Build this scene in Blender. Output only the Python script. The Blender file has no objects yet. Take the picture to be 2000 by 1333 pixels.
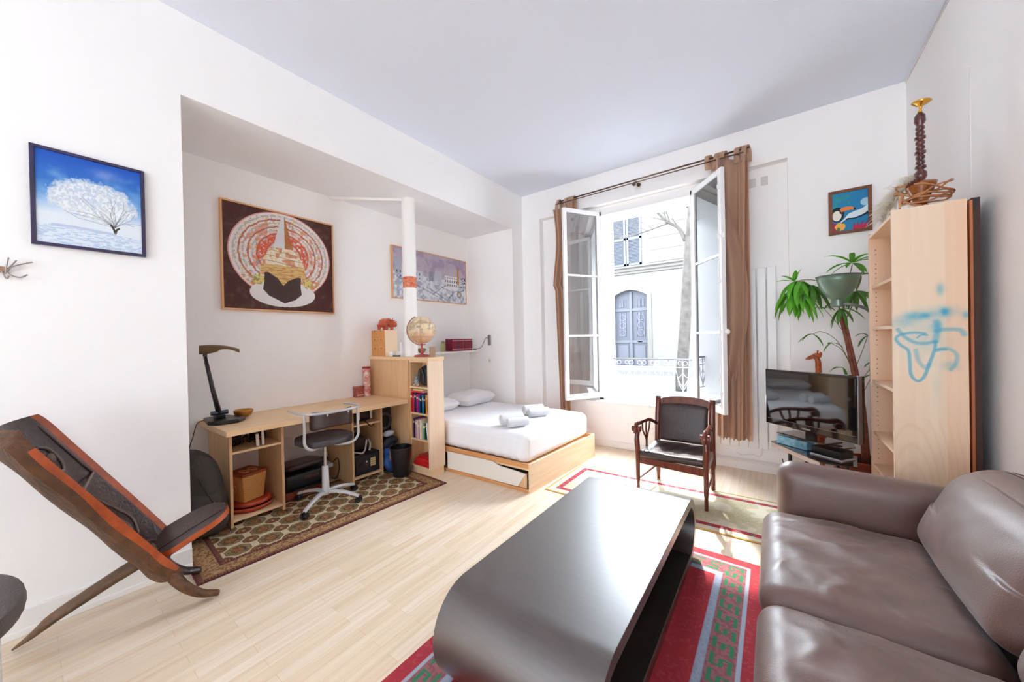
import bpy, bmesh, math, random
import numpy as np
from mathutils import Vector, Matrix, noise
random.seed(7)
rng = np.random.default_rng(5)
SC = bpy.context.scene
COL = SC.collection
PI = math.pi

# ---------------------------------------------------------------- camera
cam_d = bpy.data.cameras.new('camera')
cam = bpy.data.objects.new('camera', cam_d)
COL.objects.link(cam)
cam_d.sensor_width = 36.0
cam_d.sensor_fit = 'HORIZONTAL'
cam_d.lens = 700.7 * 36.0 / 2000.0
cam_d.clip_start = 0.02
cam_d.clip_end = 200
yaw, pitch, roll = [math.radians(a) for a in (36.11, -0.33, -1.14)]
Fw = Vector((-math.sin(yaw)*math.cos(pitch), math.cos(yaw)*math.cos(pitch), math.sin(pitch)))
Rt = Vector((math.cos(yaw), math.sin(yaw), 0))
Up = Rt.cross(Fw)
cr, sr = math.cos(roll), math.sin(roll)
R2 = Rt*cr + Up*sr
U2 = Up*cr - Rt*sr
cam.matrix_world = Matrix(((R2.x, U2.x, -Fw.x, 0), (R2.y, U2.y, -Fw.y, 0), (R2.z, U2.z, -Fw.z, 1.45), (0, 0, 0, 1)))
SC.camera = cam

# ---------------------------------------------------------------- world, sun, exposure
SKY, GLOW = 7.0, 24.0
W = bpy.data.worlds.new('world')
SC.world = W
W.use_nodes = True
bg = W.node_tree.nodes['Background']
bg.inputs[0].default_value = (0.81, 0.905, 1.0, 1)
# overcast-bright sky: even all round, with a broad glow on the sun's side
_nt = W.node_tree
_tc = _nt.nodes.new('ShaderNodeTexCoord')
_dp = _nt.nodes.new('ShaderNodeVectorMath'); _dp.operation = 'DOT_PRODUCT'
_sd = Vector((-0.2, 1.0, 0.75)).normalized()
_dp.inputs[1].default_value = _sd
_mr = _nt.nodes.new('ShaderNodeMapRange')
_mr.inputs['From Min'].default_value = 0.55; _mr.inputs['From Max'].default_value = 1.0
_mr.inputs['To Min'].default_value = SKY; _mr.inputs['To Max'].default_value = SKY + GLOW
_mr.interpolation_type = 'SMOOTHSTEP'
_nt.links.new(_tc.outputs['Generated'], _dp.inputs[0])
_nt.links.new(_dp.outputs['Value'], _mr.inputs['Value'])
_nt.links.new(_mr.outputs['Result'], bg.inputs[1])
sun_d = bpy.data.lights.new('sun', 'SUN')
sun = bpy.data.objects.new('sun', sun_d)
COL.objects.link(sun)
sun_d.energy = 7.0
sun_d.angle = math.radians(2.0)
sun_d.color = (1.0, 0.95, 0.86)
sun.rotation_euler = Vector((0.36, -1.0, -1.12)).to_track_quat('-Z', 'Y').to_euler()
sun.location = (-3, 12, 9)
vs = SC.view_settings
vs.view_transform = 'Standard'
vs.look = 'None'
vs.gamma = 1.0
vs.use_curve_mapping = False
vs.exposure = 0.66
SC.cycles.max_bounces = 14
SC.cycles.diffuse_bounces = 12
SC.cycles.glossy_bounces = 4
SC.cycles.transparent_max_bounces = 12
SC.cycles.sample_clamp_indirect = 8.0
SC.cycles.caustics_reflective = False
SC.cycles.caustics_refractive = False
SC.cycles.use_denoising = True

# ---------------------------------------------------------------- room constants (metres)
XB = -3.093     # plane of the left wall and of the beam face
XB2 = -3.996    # back wall of the alcove
YW = 4.565      # window wall
YA = 4.296      # far end wall of the alcove
HC = 3.62       # ceiling
HS = 3.083      # alcove soffit
XR = 0.956      # right wall
YN = -6.0       # unseen room end behind the camera, partly open to daylight

def lin(c):
    if isinstance(c, str):
        c = [int(c[i:i+2], 16)/255 for i in (0, 2, 4)]
    return tuple((v/12.92 if v <= 0.04045 else ((v+0.055)/1.055)**2.4) for v in c)

# ---------------------------------------------------------------- materials
MATS = {}
def _n(nt, t, **kw):
    n = nt.nodes.new(t)
    for k, v in kw.items():
        setattr(n, k, v)
    return n
def mat(name, col, rough=0.5, metal=0.0, spec=0.5, bump=0.0, bscale=40.0, var=0.0, vscale=6.0, col2=None, coat=0.0,
        sheen=0.0, stretch=(1, 1, 1), trans=0.0, attr=False, emit=0.0, detail=4.0, croft=0.1, rvar=0.0):
    if name in MATS:
        return MATS[name]
    m = bpy.data.materials.new(name)
    m.use_nodes = True
    nt = m.node_tree
    b = nt.nodes['Principled BSDF']
    L = nt.links.new
    base = lin(col)
    b.inputs['Roughness'].default_value = rough
    b.inputs['Metallic'].default_value = metal
    b.inputs['Specular IOR Level'].default_value = spec
    b.inputs['Coat Weight'].default_value = coat
    b.inputs['Coat Roughness'].default_value = croft
    b.inputs['Sheen Weight'].default_value = sheen
    b.inputs['Base Color'].default_value = (*base, 1)
    src = None
    if attr:
        a = _n(nt, 'ShaderNodeAttribute', attribute_name='Col')
        src = a.outputs['Color']
        L(src, b.inputs['Base Color'])
    tc = _n(nt, 'ShaderNodeTexCoord')
    mp = _n(nt, 'ShaderNodeMapping')
    mp.inputs['Scale'].default_value = stretch
    L(tc.outputs['Object'], mp.inputs['Vector'])
    if var > 0 or col2 is not None:
        nz = _n(nt, 'ShaderNodeTexNoise')
        nz.inputs['Scale'].default_value = vscale
        nz.inputs['Detail'].default_value = detail
        L(mp.outputs['Vector'], nz.inputs['Vector'])
        mx = _n(nt, 'ShaderNodeMix', data_type='RGBA')
        rp = _n(nt, 'ShaderNodeValToRGB')
        rp.color_ramp.elements[0].position = 0.3
        rp.color_ramp.elements[1].position = 0.7
        L(nz.outputs['Fac'], rp.inputs['Fac'])
        L(rp.outputs['Color'], mx.inputs['Factor'])
        c2 = lin(col2) if col2 is not None else tuple(v*(1-var) for v in base)
        if attr:
            mx.blend_type = 'MULTIPLY'
            L(src, mx.inputs['A'])
            mx.inputs['B'].default_value = (1-var, 1-var, 1-var, 1)
        else:
            mx.inputs['A'].default_value = (*base, 1)
            mx.inputs['B'].default_value = (*c2, 1)
        L(mx.outputs['Result'], b.inputs['Base Color'])
    if bump > 0:
        nb = _n(nt, 'ShaderNodeTexNoise')
        nb.inputs['Scale'].default_value = bscale
        nb.inputs['Detail'].default_value = 3.0
        L(mp.outputs['Vector'], nb.inputs['Vector'])
        bp = _n(nt, 'ShaderNodeBump')
        bp.inputs['Strength'].default_value = bump
        bp.inputs['Distance'].default_value = 0.01
        L(nb.outputs['Fac'], bp.inputs['Height'])
        L(bp.outputs['Normal'], b.inputs['Normal'])
    if rvar > 0:
        nr = _n(nt, 'ShaderNodeTexNoise')
        nr.inputs['Scale'].default_value = 14.0
        nr.inputs['Detail'].default_value = 9.0
        L(mp.outputs['Vector'], nr.inputs['Vector'])
        mr = _n(nt, 'ShaderNodeMapRange')
        mr.inputs['From Min'].default_value = 0.35; mr.inputs['From Max'].default_value = 0.65
        mr.inputs['To Min'].default_value = croft-rvar; mr.inputs['To Max'].default_value = croft+rvar
        L(nr.outputs['Fac'], mr.inputs['Value'])
        L(mr.outputs['Result'], b.inputs['Coat Roughness'])
    if trans > 0:
        tr = _n(nt, 'ShaderNodeBsdfTranslucent')
        tr.inputs['Color'].default_value = (*base, 1)
        ms = _n(nt, 'ShaderNodeMixShader')
        ms.inputs['Fac'].default_value = trans
        out = nt.nodes['Material Output']
        L(b.outputs['BSDF'], ms.inputs[1])
        L(tr.outputs['BSDF'], ms.inputs[2])
        L(ms.outputs['Shader'], out.inputs['Surface'])
    MATS[name] = m
    return m

def wood(name, c1, c2, rough=0.4, axis='x', scale=1.0, coat=0.0, bump=0.05, ring=3.0):
    """grain stretched along one axis of the object"""
    if name in MATS:
        return MATS[name]
    m = bpy.data.materials.new(name)
    m.use_nodes = True
    nt = m.node_tree
    b = nt.nodes['Principled BSDF']
    L = nt.links.new
    tc = _n(nt, 'ShaderNodeTexCoord')
    mp = _n(nt, 'ShaderNodeMapping')
    s = {'x': (1.2, 22, 22), 'y': (22, 1.2, 22), 'z': (22, 22, 1.2)}[axis]
    mp.inputs['Scale'].default_value = tuple(v*scale for v in s)
    L(tc.outputs['Object'], mp.inputs['Vector'])
    nz = _n(nt, 'ShaderNodeTexNoise')
    nz.inputs['Scale'].default_value = ring
    nz.inputs['Detail'].default_value = 5
    nz.inputs['Distortion'].default_value = 0.6
    L(mp.outputs['Vector'], nz.inputs['Vector'])
    rp = _n(nt, 'ShaderNodeValToRGB')
    rp.color_ramp.elements[0].position = 0.32
    rp.color_ramp.elements[1].position = 0.68
    rp.color_ramp.elements[0].color = (*lin(c1), 1)
    rp.color_ramp.elements[1].color = (*lin(c2), 1)
    L(nz.outputs['Fac'], rp.inputs['Fac'])
    L(rp.outputs['Color'], b.inputs['Base Color'])
    b.inputs['Roughness'].default_value = rough
    b.inputs['Coat Weight'].default_value = coat
    if bump:
        bp = _n(nt, 'ShaderNodeBump')
        bp.inputs['Strength'].default_value = bump
        bp.inputs['Distance'].default_value = 0.004
        L(nz.outputs['Fac'], bp.inputs['Height'])
        L(bp.outputs['Normal'], b.inputs['Normal'])
    MATS[name] = m
    return m

def glass(name, tint=(1, 1, 1), refl=0.12, dark=0.0):
    if name in MATS:
        return MATS[name]
    m = bpy.data.materials.new(name)
    m.use_nodes = True
    nt = m.node_tree
    nt.nodes.remove(nt.nodes['Principled BSDF'])
    out = nt.nodes['Material Output']
    L = nt.links.new
    tr = _n(nt, 'ShaderNodeBsdfTransparent')
    tr.inputs['Color'].default_value = (*tint, 1)
    gl = _n(nt, 'ShaderNodeBsdfGlossy')
    gl.inputs['Roughness'].default_value = 0.02
    fr = _n(nt, 'ShaderNodeFresnel')
    fr.inputs['IOR'].default_value = 1.5
    ad = _n(nt, 'ShaderNodeMath', operation='MULTIPLY_ADD')
    ad.inputs[1].default_value = 2.2
    ad.inputs[2].default_value = refl*0.3
    L(fr.outputs['Fac'], ad.inputs[0])
    ms = _n(nt, 'ShaderNodeMixShader')
    L(ad.outputs['Value'], ms.inputs['Fac'])
    L(tr.outputs['BSDF'], ms.inputs[1])
    L(gl.outputs['BSDF'], ms.inputs[2])
    L(ms.outputs['Shader'], out.inputs['Surface'])
    MATS[name] = m
    return m

# ---------------------------------------------------------------- mesh builder
MW = {}          # world matrices of the objects built (the depsgraph has not run yet)
def mw(o):
    return MW.get(o.name, Matrix.Identity(4))

class MB:
    def __init__(s):
        s.v = []; s.f = []; s.m = []; s.mi = 0
    def add(s, vs, fs):
        o = len(s.v)
        s.v += [tuple(v) for v in vs]
        s.f += [tuple(i+o for i in f) for f in fs]
        s.m += [s.mi]*len(fs)
        return s
    def box(s, x0, x1, y0, y1, z0, z1):
        x0, x1 = min(x0, x1), max(x0, x1); y0, y1 = min(y0, y1), max(y0, y1); z0, z1 = min(z0, z1), max(z0, z1)
        return s.add([(x0,y0,z0),(x1,y0,z0),(x1,y1,z0),(x0,y1,z0),(x0,y0,z1),(x1,y0,z1),(x1,y1,z1),(x0,y1,z1)],
              [(0,3,2,1),(4,5,6,7),(0,1,5,4),(1,2,6,5),(2,3,7,6),(3,0,4,7)])
    def obox(s, c, sx, sy, sz, ang=0, M=None):
        M = M or Matrix.Rotation(ang, 3, 'Z')
        c = Vector(c)
        P = [c + M @ Vector((a*sx/2, b*sy/2, d*sz/2)) for d in (-1, 1) for b in (-1, 1) for a in (-1, 1)]
        return s.add(P, [(0,2,3,1),(4,5,7,6),(0,1,5,4),(1,3,7,5),(3,2,6,7),(2,0,4,6)])
    def prism(s, poly, d):
        """poly: list of 3D points, extruded by vector d"""
        n = len(poly); d = Vector(d)
        P = [Vector(p) for p in poly]
        nrm = Vector((0, 0, 0))
        for i in range(n):
            nrm += P[i].cross(P[(i+1) % n])
        if nrm.dot(d) > 0:
            P = P[::-1]
        Q = [p + d for p in P]
        fs = [tuple(range(n)), tuple(range(2*n-1, n-1, -1))]
        fs += [(i, n+i, n+(i+1) % n, (i+1) % n) for i in range(n)]
        return s.add(P+Q, fs)
    def tube(s, pts, r, n=8, close=False, cap=True, flat=1.0):
        pts = [Vector(p) for p in pts]
        k = len(pts)
        rs = r if isinstance(r, (list, tuple)) else [r]*k
        T = []
        for i in range(k):
            a = pts[(i-1) % k] if (close or i > 0) else pts[i]
            b = pts[(i+1) % k] if (close or i < k-1) else pts[i]
            T.append((b-a).normalized())
        ref = Vector((0, 0, 1)) if abs(T[0].z) < 0.9 else Vector((1, 0, 0))
        N = (ref - T[0]*ref.dot(T[0])).normalized()
        vs = []
        for i in range(k):
            N = N - T[i]*N.dot(T[i])
            N.normalize()
            B = T[i].cross(N)
            for j in range(n):
                a = 2*PI*j/n
                vs.append(pts[i] + N*math.cos(a)*rs[i]*flat + B*math.sin(a)*rs[i])
        fs = []
        for i in range(k if close else k-1):
            i2 = (i+1) % k
            for j in range(n):
                j2 = (j+1) % n
                fs.append((i*n+j, i*n+j2, i2*n+j2, i2*n+j))
        if cap and not close:
            fs.append(tuple(range(n-1, -1, -1)))
            fs.append(tuple((k-1)*n+j for j in range(n)))
        return s.add(vs, fs)
    def cyl(s, p0, p1, r0, r1=None, n=16):
        return s.tube([p0, p1], [r0, r0 if r1 is None else r1], n)
    def lathe(s, prof, c, n=24, M=None):
        """prof: list of (radius, height)"""
        c = Vector(c); M = M or Matrix.Identity(3)
        vs = []
        for r, h in prof:
            for j in range(n):
                a = 2*PI*j/n
                vs.append(c + M @ Vector((max(r, 1e-4)*math.cos(a), max(r, 1e-4)*math.sin(a), h)))
        fs = []
        for i in range(len(prof)-1):
            for j in range(n):
                j2 = (j+1) % n
                fs.append((i*n+j, i*n+j2, (i+1)*n+j2, (i+1)*n+j))
        fs.append(tuple(range(n-1, -1, -1)))
        fs.append(tuple((len(prof)-1)*n+j for j in range(n)))
        return s.add(vs, fs)
    def ell(s, c, rx, ry, rz, n=20, k=12, M=None, p=1.0):
        c = Vector(c); M = M or Matrix.Identity(3)
        sg = lambda v: math.copysign(abs(v)**p, v)
        vs = [c + M @ Vector((0, 0, -rz))]
        for i in range(1, k):
            t = -PI/2 + PI*i/k
            for j in range(n):
                a = 2*PI*j/n
                vs.append(c + M @ Vector((rx*sg(math.cos(t))*sg(math.cos(a)), ry*sg(math.cos(t))*sg(math.sin(a)), rz*sg(math.sin(t)))))
        vs.append(c + M @ Vector((0, 0, rz)))
        fs = [(0, 1+(j+1) % n, 1+j) for j in range(n)]
        for i in range(k-2):
            for j in range(n):
                j2 = (j+1) % n
                fs.append((1+i*n+j, 1+i*n+j2, 1+(i+1)*n+j2, 1+(i+1)*n+j))
        e = len(vs)-1; o = 1+(k-2)*n
        fs += [(o+j, o+(j+1) % n, e) for j in range(n)]
        return s.add(vs, fs)
    def cushion(s, c, sx, sy, sz, n=22, r=0.35, puff=0.0, M=None, fn=None):
        """soft rounded box: superellipsoid-like with flat faces"""
        c = Vector(c); M = M or Matrix.Identity(3)
        bm = bmesh.new()
        bmesh.ops.create_cube(bm, size=2.0)
        bmesh.ops.subdivide_edges(bm, edges=bm.edges[:], cuts=n, use_grid_fill=True)
        rr = r*min(sx, sy, sz)/2*2
        h = Vector((sx/2, sy/2, sz/2))
        rr = min(rr, min(h))
        bm.verts.ensure_lookup_table()
        P = []
        for v in bm.verts:
            # tangent remap so that more points sit near the edges
            q = Vector([math.sin(a*PI/2) for a in v.co])
            q = Vector([q[i]*h[i] for i in range(3)])
            inner = Vector([max(-(h[i]-rr), min(h[i]-rr, q[i])) for i in range(3)])
            d = q - inner
            if d.length > 1e-9:
                q = inner + d.normalized()*rr
            if puff:
                ax = min(range(3), key=lambda i: h[i])
                o = [i for i in range(3) if i != ax]
                w = (1-(q[o[0]]/h[o[0]])**2)*(1-(q[o[1]]/h[o[1]])**2)
                q[ax] += math.copysign(1, q[ax])*puff*max(0, w)*abs(q[ax])/h[ax]
            if fn:
                q = fn(q, h)
            P.append(c + M @ q)
        bm.verts.index_update()
        fs = [tuple(v.index for v in f.verts) for f in bm.faces]
        bm.free()
        return s.add(P, fs)
    def build(s, name, material, parent=None, bevel=0.0, smooth=False, seg=2, label=None, solid=0.0, subsurf=0, auto=None):
        me = bpy.data.meshes.new(name)
        V = np.array(s.v, dtype=float)
        lo, hi = V.min(0), V.max(0)
        c = Vector(((lo[0]+hi[0])/2, (lo[1]+hi[1])/2, lo[2]))
        me.from_pydata([tuple(Vector(v)-c) for v in s.v], [], s.f)
        mats = material if isinstance(material, (list, tuple)) else [material]
        for m in mats:
            me.materials.append(m)
        if len(mats) > 1:
            me.polygons.foreach_set('material_index', s.m)
        if smooth:
            me.polygons.foreach_set('use_smooth', [True]*len(me.polygons))
            if auto:
                me.set_sharp_from_angle(angle=math.radians(auto))
        me.update()
        o = bpy.data.objects.new(name, me)
        COL.objects.link(o)
        o.location = c
        Mo = Matrix.Translation(c)
        if parent is not None:
            o.parent = parent
            o.matrix_parent_inverse = mw(parent).inverted()
        MW[o.name] = Mo
        if bevel:
            b = o.modifiers.new('bevel', 'BEVEL')
            b.width = bevel; b.segments = seg; b.limit_method = 'ANGLE'; b.angle_limit = math.radians(40)
        if solid:
            b = o.modifiers.new('solid', 'SOLIDIFY')
            b.thickness = solid; b.offset = 0
        if subsurf:
            b = o.modifiers.new('sub', 'SUBSURF')
            b.levels = subsurf; b.render_levels = subsurf
        if label:
            o['label'] = label
        return o

def tag(o, label, cat, group=None):
    o['label'] = label; o['category'] = cat
    if group: o['group'] = group
    return o
def struct(o):
    o['kind'] = 'structure'
    return o
def thing(name, loc, label, cat, group=None):
    o = bpy.data.objects.new(name, None)
    COL.objects.link(o)
    o.location = loc
    o.empty_display_size = 0.1
    MW[o.name] = Matrix.Translation(Vector(loc))
    return tag(o, label, cat, group)
def copy_tree(o, parent=None):
    c = o.copy(); COL.objects.link(c)
    if parent is not None: c.parent = parent
    for ch in list(o.children):
        copy_tree(ch, c)
    return c
def lerp(a, b, t): return a+(b-a)*t
def spline(pts, k=8):
    """Catmull-Rom through points"""
    P = [Vector(p) for p in pts]
    P = [P[0]*2-P[1]] + P + [P[-1]*2-P[-2]]
    out = []
    for i in range(1, len(P)-2):
        for j in range(k):
            t = j/k
            a, b, c, d = P[i-1], P[i], P[i+1], P[i+2]
            out.append(0.5*((2*b)+(c-a)*t+(2*a-5*b+4*c-d)*t*t+(3*b-a-3*c+d)*t**3))
    out.append(P[-2])
    return out

def colgrid(name, O, U, V, nu, nv, fn, material, thick, parent=None, side=None):
    """slab whose front carries a picture: fn(u,v) in metres -> (n,3) sRGB colours; O corner, U and V edge vectors"""
    O, U, V = Vector(O), Vector(U), Vector(V)
    N = U.cross(V).normalized()
    us = np.linspace(0, 1, nu+1); vs_ = np.linspace(0, 1, nv+1)
    uu, vv = np.meshgrid(us, vs_, indexing='ij')
    c = fn(uu.ravel()*U.length, vv.ravel()*V.length)
    c = np.clip(c, 0, 1)
    c = np.where(c <= 0.04045, c/12.92, ((c+0.055)/1.055)**2.4)
    o_, u_, v_, n_ = (np.array(q) for q in (O, U, V, N))
    P = o_[None] + uu.ravel()[:, None]*u_[None] + vv.ravel()[:, None]*v_[None] + n_[None]*thick
    mb = MB()
    mb.v = [tuple(p) for p in P]
    idx = np.arange((nu+1)*(nv+1)).reshape(nu+1, nv+1)
    F = np.stack([idx[:-1, :-1], idx[1:, :-1], idx[1:, 1:], idx[:-1, 1:]], -1).reshape(-1, 4)
    mb.f = [tuple(int(q) for q in f) for f in F]
    mb.m = [0]*len(mb.f)
    k = len(mb.v)
    ring = [int(i) for i in list(idx[:, 0])+list(idx[-1, 1:])+list(idx[::-1, -1][1:])+list(idx[0, ::-1][1:-1])]
    low = [tuple(np.array(mb.v[i]) - n_*thick) for i in ring]
    m = len(ring)
    mb.v += low
    mb.f += [(ring[i], k+i, k+(i+1) % m, ring[(i+1) % m]) for i in range(m)]
    mb.f.append(tuple(k+i for i in range(m-1, -1, -1)))
    mb.m += [0]*(m+1)
    o = mb.build(name, material, parent)
    cc = np.ones((len(mb.v), 4)); cc[:k, :3] = c
    cc[k:, :3] = c[ring]
    at = o.data.color_attributes.new('Col', 'FLOAT_COLOR', 'POINT')
    at.data.foreach_set('color', cc.ravel().astype(np.float32))
    return o

# vectorised value noise for painted patterns
_G = rng.random((64, 64))
def vn(u, v, s):
    a = np.asarray(u)*s; b = np.asarray(v)*s
    i = np.floor(a).astype(int); j = np.floor(b).astype(int)
    fa = a-i; fb = b-j
    fa = fa*fa*(3-2*fa); fb = fb*fb*(3-2*fb)
    g = lambda x, y: _G[x % 64, y % 64]
    return (g(i, j)*(1-fa)+g(i+1, j)*fa)*(1-fb)+(g(i, j+1)*(1-fa)+g(i+1, j+1)*fa)*fb
def fbm(u, v, s): return vn(u, v, s)*0.5+vn(u+3.1, v+1.7, s*2.1)*0.3+vn(u+9, v+4, s*4.3)*0.2
def C(h): return np.array([int(h[i:i+2], 16)/255 for i in (0, 2, 4)])
def mixc(c, col, w):
    w = np.clip(w, 0, 1)[:, None]
    return c*(1-w)+(col if getattr(col, 'ndim', 1) == 2 else np.asarray(col)[None])*w
def inpoly(x, y, poly):
    r = np.zeros(x.shape, bool)
    n = len(poly)
    for i in range(n):
        x1, y1 = poly[i]; x2, y2 = poly[(i+1) % n]
        c = ((y1 > y) != (y2 > y)) & (x < (x2-x1)*(y-y1)/((y2-y1) or 1e-9)+x1)
        r ^= c
    return r
def segd(x, y, pts):
    d = np.full(x.shape, 9.0)
    for (x1, y1), (x2, y2) in zip(pts[:-1], pts[1:]):
        L2 = (x2-x1)**2+(y2-y1)**2 or 1e-9
        t = np.clip(((x-x1)*(x2-x1)+(y-y1)*(y2-y1))/L2, 0, 1)
        d = np.minimum(d, np.hypot(x-x1-t*(x2-x1), y-y1-t*(y2-y1)))
    return d

# ---------------------------------------------------------------- shared materials
M_wall = mat('wall_paint', 'faf9f8', 0.85, bump=0.08, bscale=25, var=0.015, vscale=1.5)
M_ceil = mat('ceiling_paint', 'e3e9f6', 0.9, bump=0.05, bscale=12)
M_trim = mat('white_gloss_paint', 'f3f1ee', 0.4)
M_frame = mat('window_white_paint', 'f4f4f4', 0.35)
M_birch = wood('pale_birch_veneer', 'e3be92', 'ebcaa0', 0.42, 'y', 0.6, bump=0.02)
M_birchz = wood('pale_birch_upright', 'd3a878', 'dfb88e', 0.42, 'z', 0.6, bump=0.02)
M_birchL = wood('light_birch_side', 'e4c6a8', 'ebd0b4', 0.4, 'z', 0.35, bump=0.02)
M_black = mat('black_plastic', '17171a', 0.35)
M_blackm = mat('matt_black', '0f0f11', 0.6)
M_steel = mat('brushed_steel', 'b9b6b2', 0.3, metal=0.9)
M_whitem = mat('white_enamel_metal', 'd9d8d8', 0.35)
M_leather = mat('dark_brown_leather', '3b2622', 0.36, spec=0.6, bump=0.35, bscale=120, var=0.35, vscale=9, coat=0.25, croft=0.35)
M_bleather = mat('black_leather', '33211f', 0.38, spec=0.5, bump=0.3, bscale=90, coat=0.1, croft=0.3)
M_sheet = mat('white_cotton', 'f1f1f4', 0.9, bump=0.15, bscale=60, sheen=0.2)
M_dwood = wood('dark_red_wood', '4a1d13', '6d3220', 0.3, 'z', 0.7, coat=0.3)
# ================================================================= SETTING
# floor of pale laminate strips running towards the window wall
def floor_mat():
    m = bpy.data.materials.new('laminate_floor'); m.use_nodes = True
    nt = m.node_tree; b = nt.nodes['Principled BSDF']; L = nt.links.new
    tc = _n(nt, 'ShaderNodeTexCoord')
    mp = _n(nt, 'ShaderNodeMapping'); mp.inputs['Rotation'].default_value = (0, 0, PI/2)
    L(tc.outputs['Object'], mp.inputs['Vector'])
    br = _n(nt, 'ShaderNodeTexBrick')
    br.inputs['Scale'].default_value = 1.0
    br.inputs['Brick Width'].default_value = 0.55
    br.inputs['Row Height'].default_value = 0.065
    br.inputs['Mortar Size'].default_value = 0.0012
    br.inputs['Mortar Smooth'].default_value = 0.2
    br.inputs['Bias'].default_value = 0.0
    br.offset = 0.37
    br.inputs['Color1'].default_value = (*lin('efe0cc'), 1)
    br.inputs['Color2'].default_value = (*lin('e8d2b6'), 1)
    br.inputs['Mortar'].default_value = (*lin('dcc09c'), 1)
    L(mp.outputs['Vector'], br.inputs['Vector'])
    mp2 = _n(nt, 'ShaderNodeMapping'); mp2.inputs['Scale'].default_value = (26, 1.3, 1)
    L(tc.outputs['Object'], mp2.inputs['Vector'])
    nz = _n(nt, 'ShaderNodeTexNoise'); nz.inputs['Scale'].default_value = 1.6; nz.inputs['Detail'].default_value = 5
    L(mp2.outputs['Vector'], nz.inputs['Vector'])
    rp = _n(nt, 'ShaderNodeValToRGB')
    rp.color_ramp.elements[0].position = 0.35; rp.color_ramp.elements[1].position = 0.7
    rp.color_ramp.elements[0].color = (0.90, 0.85, 0.80, 1); rp.color_ramp.elements[1].color = (1, 1, 1, 1)
    L(nz.outputs['Fac'], rp.inputs['Fac'])
    mx = _n(nt, 'ShaderNodeMix', data_type='RGBA'); mx.blend_type = 'MULTIPLY'; mx.inputs['Factor'].default_value = 1
    L(br.outputs['Color'], mx.inputs['A']); L(rp.outputs['Color'], mx.inputs['B'])
    L(mx.outputs['Result'], b.inputs['Base Color'])
    b.inputs['Roughness'].default_value = 0.33
    return m
struct(MB().box(XB2-0.1, XR+0.1, YN, YW+0.1, -0.1, 0).build('floor', floor_mat()))
struct(MB().box(XB2-0.1, XR+0.1, YN, YW+0.64, HC, HC+0.12).build('ceiling', M_ceil))
# left wall with its return, then the beam over the alcove opening
struct(MB().box(XB-0.12, XB, YN, 0.64, 0, HC).build('wall_left', M_wall))
struct(MB().box(XB-0.012, XB, 0.64, YA, HS, HC).build('wall_beam', M_wall))
struct(MB().box(XB2-0.1, XB2, -0.1, YA+0.05, 0, HC).build('wall_alcove', M_wall))
struct(MB().box(XB2, XB-0.12, -0.1, -0.02, 0, HC).build('wall_alcove_end', M_wall))
# pier between alcove and window wall
struct(MB().box(XB2-0.1, XB, YA, YW+0.64, 0, HC).build('wall_pier', M_wall))
struct(MB().box(XB2, XB-0.012, -0.1, YA, HS, HS+0.1).build('ceiling_alcove', mat('alcove_ceiling_paint', 'f4f6fa', 0.9)))
mb = MB().box(XB, -1.3, YN-0.15, YN, 0, HC); mb.box(-1.3, XR, YN-0.15, YN, 3.1, HC)  # unseen rear wall, added with its opening to shape the light from behind
struct(mb.build('wall_back_added', M_wall))
# low step in the alcove ceiling, from the back wall to the column
mbx = MB()
mbx.prism([(XB2, 2.05, HS), (-3.42, 2.60, HS), (-3.36, 2.66, HS), (XB2, 2.13, HS)], (0, 0, -0.028))
struct(mbx.build('trim_1', M_wall))
# right wall with faint vertical joint cover
struct(MB().box(XR, XR+0.12, YN, YW+0.64, 0, HC).build('wall_right', M_wall))
struct(MB().tube([(XR+0.001, 3.33, 2.2), (XR+0.001, 3.33, 3.0)], 0.004, 6).build('trim_2', M_wall, smooth=True))
# window wall: main face with a shallow recess around the window and the radiator
XL_R, XR_R, ZR = -2.78, 0.135, 3.215
OX0, OX1, OZ0, OZ1 = -1.90, -0.74, 0.60, 3.15
mb = MB()
mb.box(XB, XL_R, YW, YW+0.64, 0, HC)
mb.box(XL_R, XR_R, YW, YW+0.64, ZR, HC)
mb.box(XR_R, XR, YW, YW+0.64, 0, HC)
mb.box(XL_R, OX0, YW+0.1, YW+0.64, 0, ZR)
mb.box(OX1, XR_R, YW+0.1, YW+0.64, 0, ZR)
mb.box(OX0, OX1, YW+0.1, YW+0.64, OZ1, ZR)
mb.box(OX0, OX1, YW+0.1, YW+0.64, 0, OZ0)
mb.box(-2.09, -0.60, YW+0.012, YW+0.1, 0, OZ0-0.03)
struct(mb.build('wall_window', M_wall))
# skirting
mb = MB().box(XB, XB+0.016, YN, 0.64, 0, 0.13); mb.box(XB, XB+0.022, YN, 0.64, 0.0, 0.035)
struct(mb.build('baseboard_left', M_trim, bevel=0.004))
mb = MB().box(XB, XR, YW-0.012, YW+0.012, 0, 0.085); mb.box(-0.6, XR_R, YW+0.012, YW+0.1, 0, 0.09)
struct(mb.build('baseboard_window', M_trim, bevel=0.004))
struct(MB().box(XR-0.015, XR, YN, YW-0.012, 0, 0.085).build('baseboard_right', M_trim, bevel=0.004))
struct(MB().box(XB2, XB2+0.015, 0, YA, 0, 0.085).build('baseboard_alcove', M_trim, bevel=0.004))
# thin cable stapled along the ceiling corner
tag(MB().tube([(XR-0.006, YW-0.01, HC-0.015), (XR-0.006, 3.0, HC-0.008), (XR-0.006, 1.5, HC-0.012)], 0.005, 6).build('ceiling_cable', M_trim, smooth=True),
    'thin white cable running along the ceiling corner above the right wall', 'cable')
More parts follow.
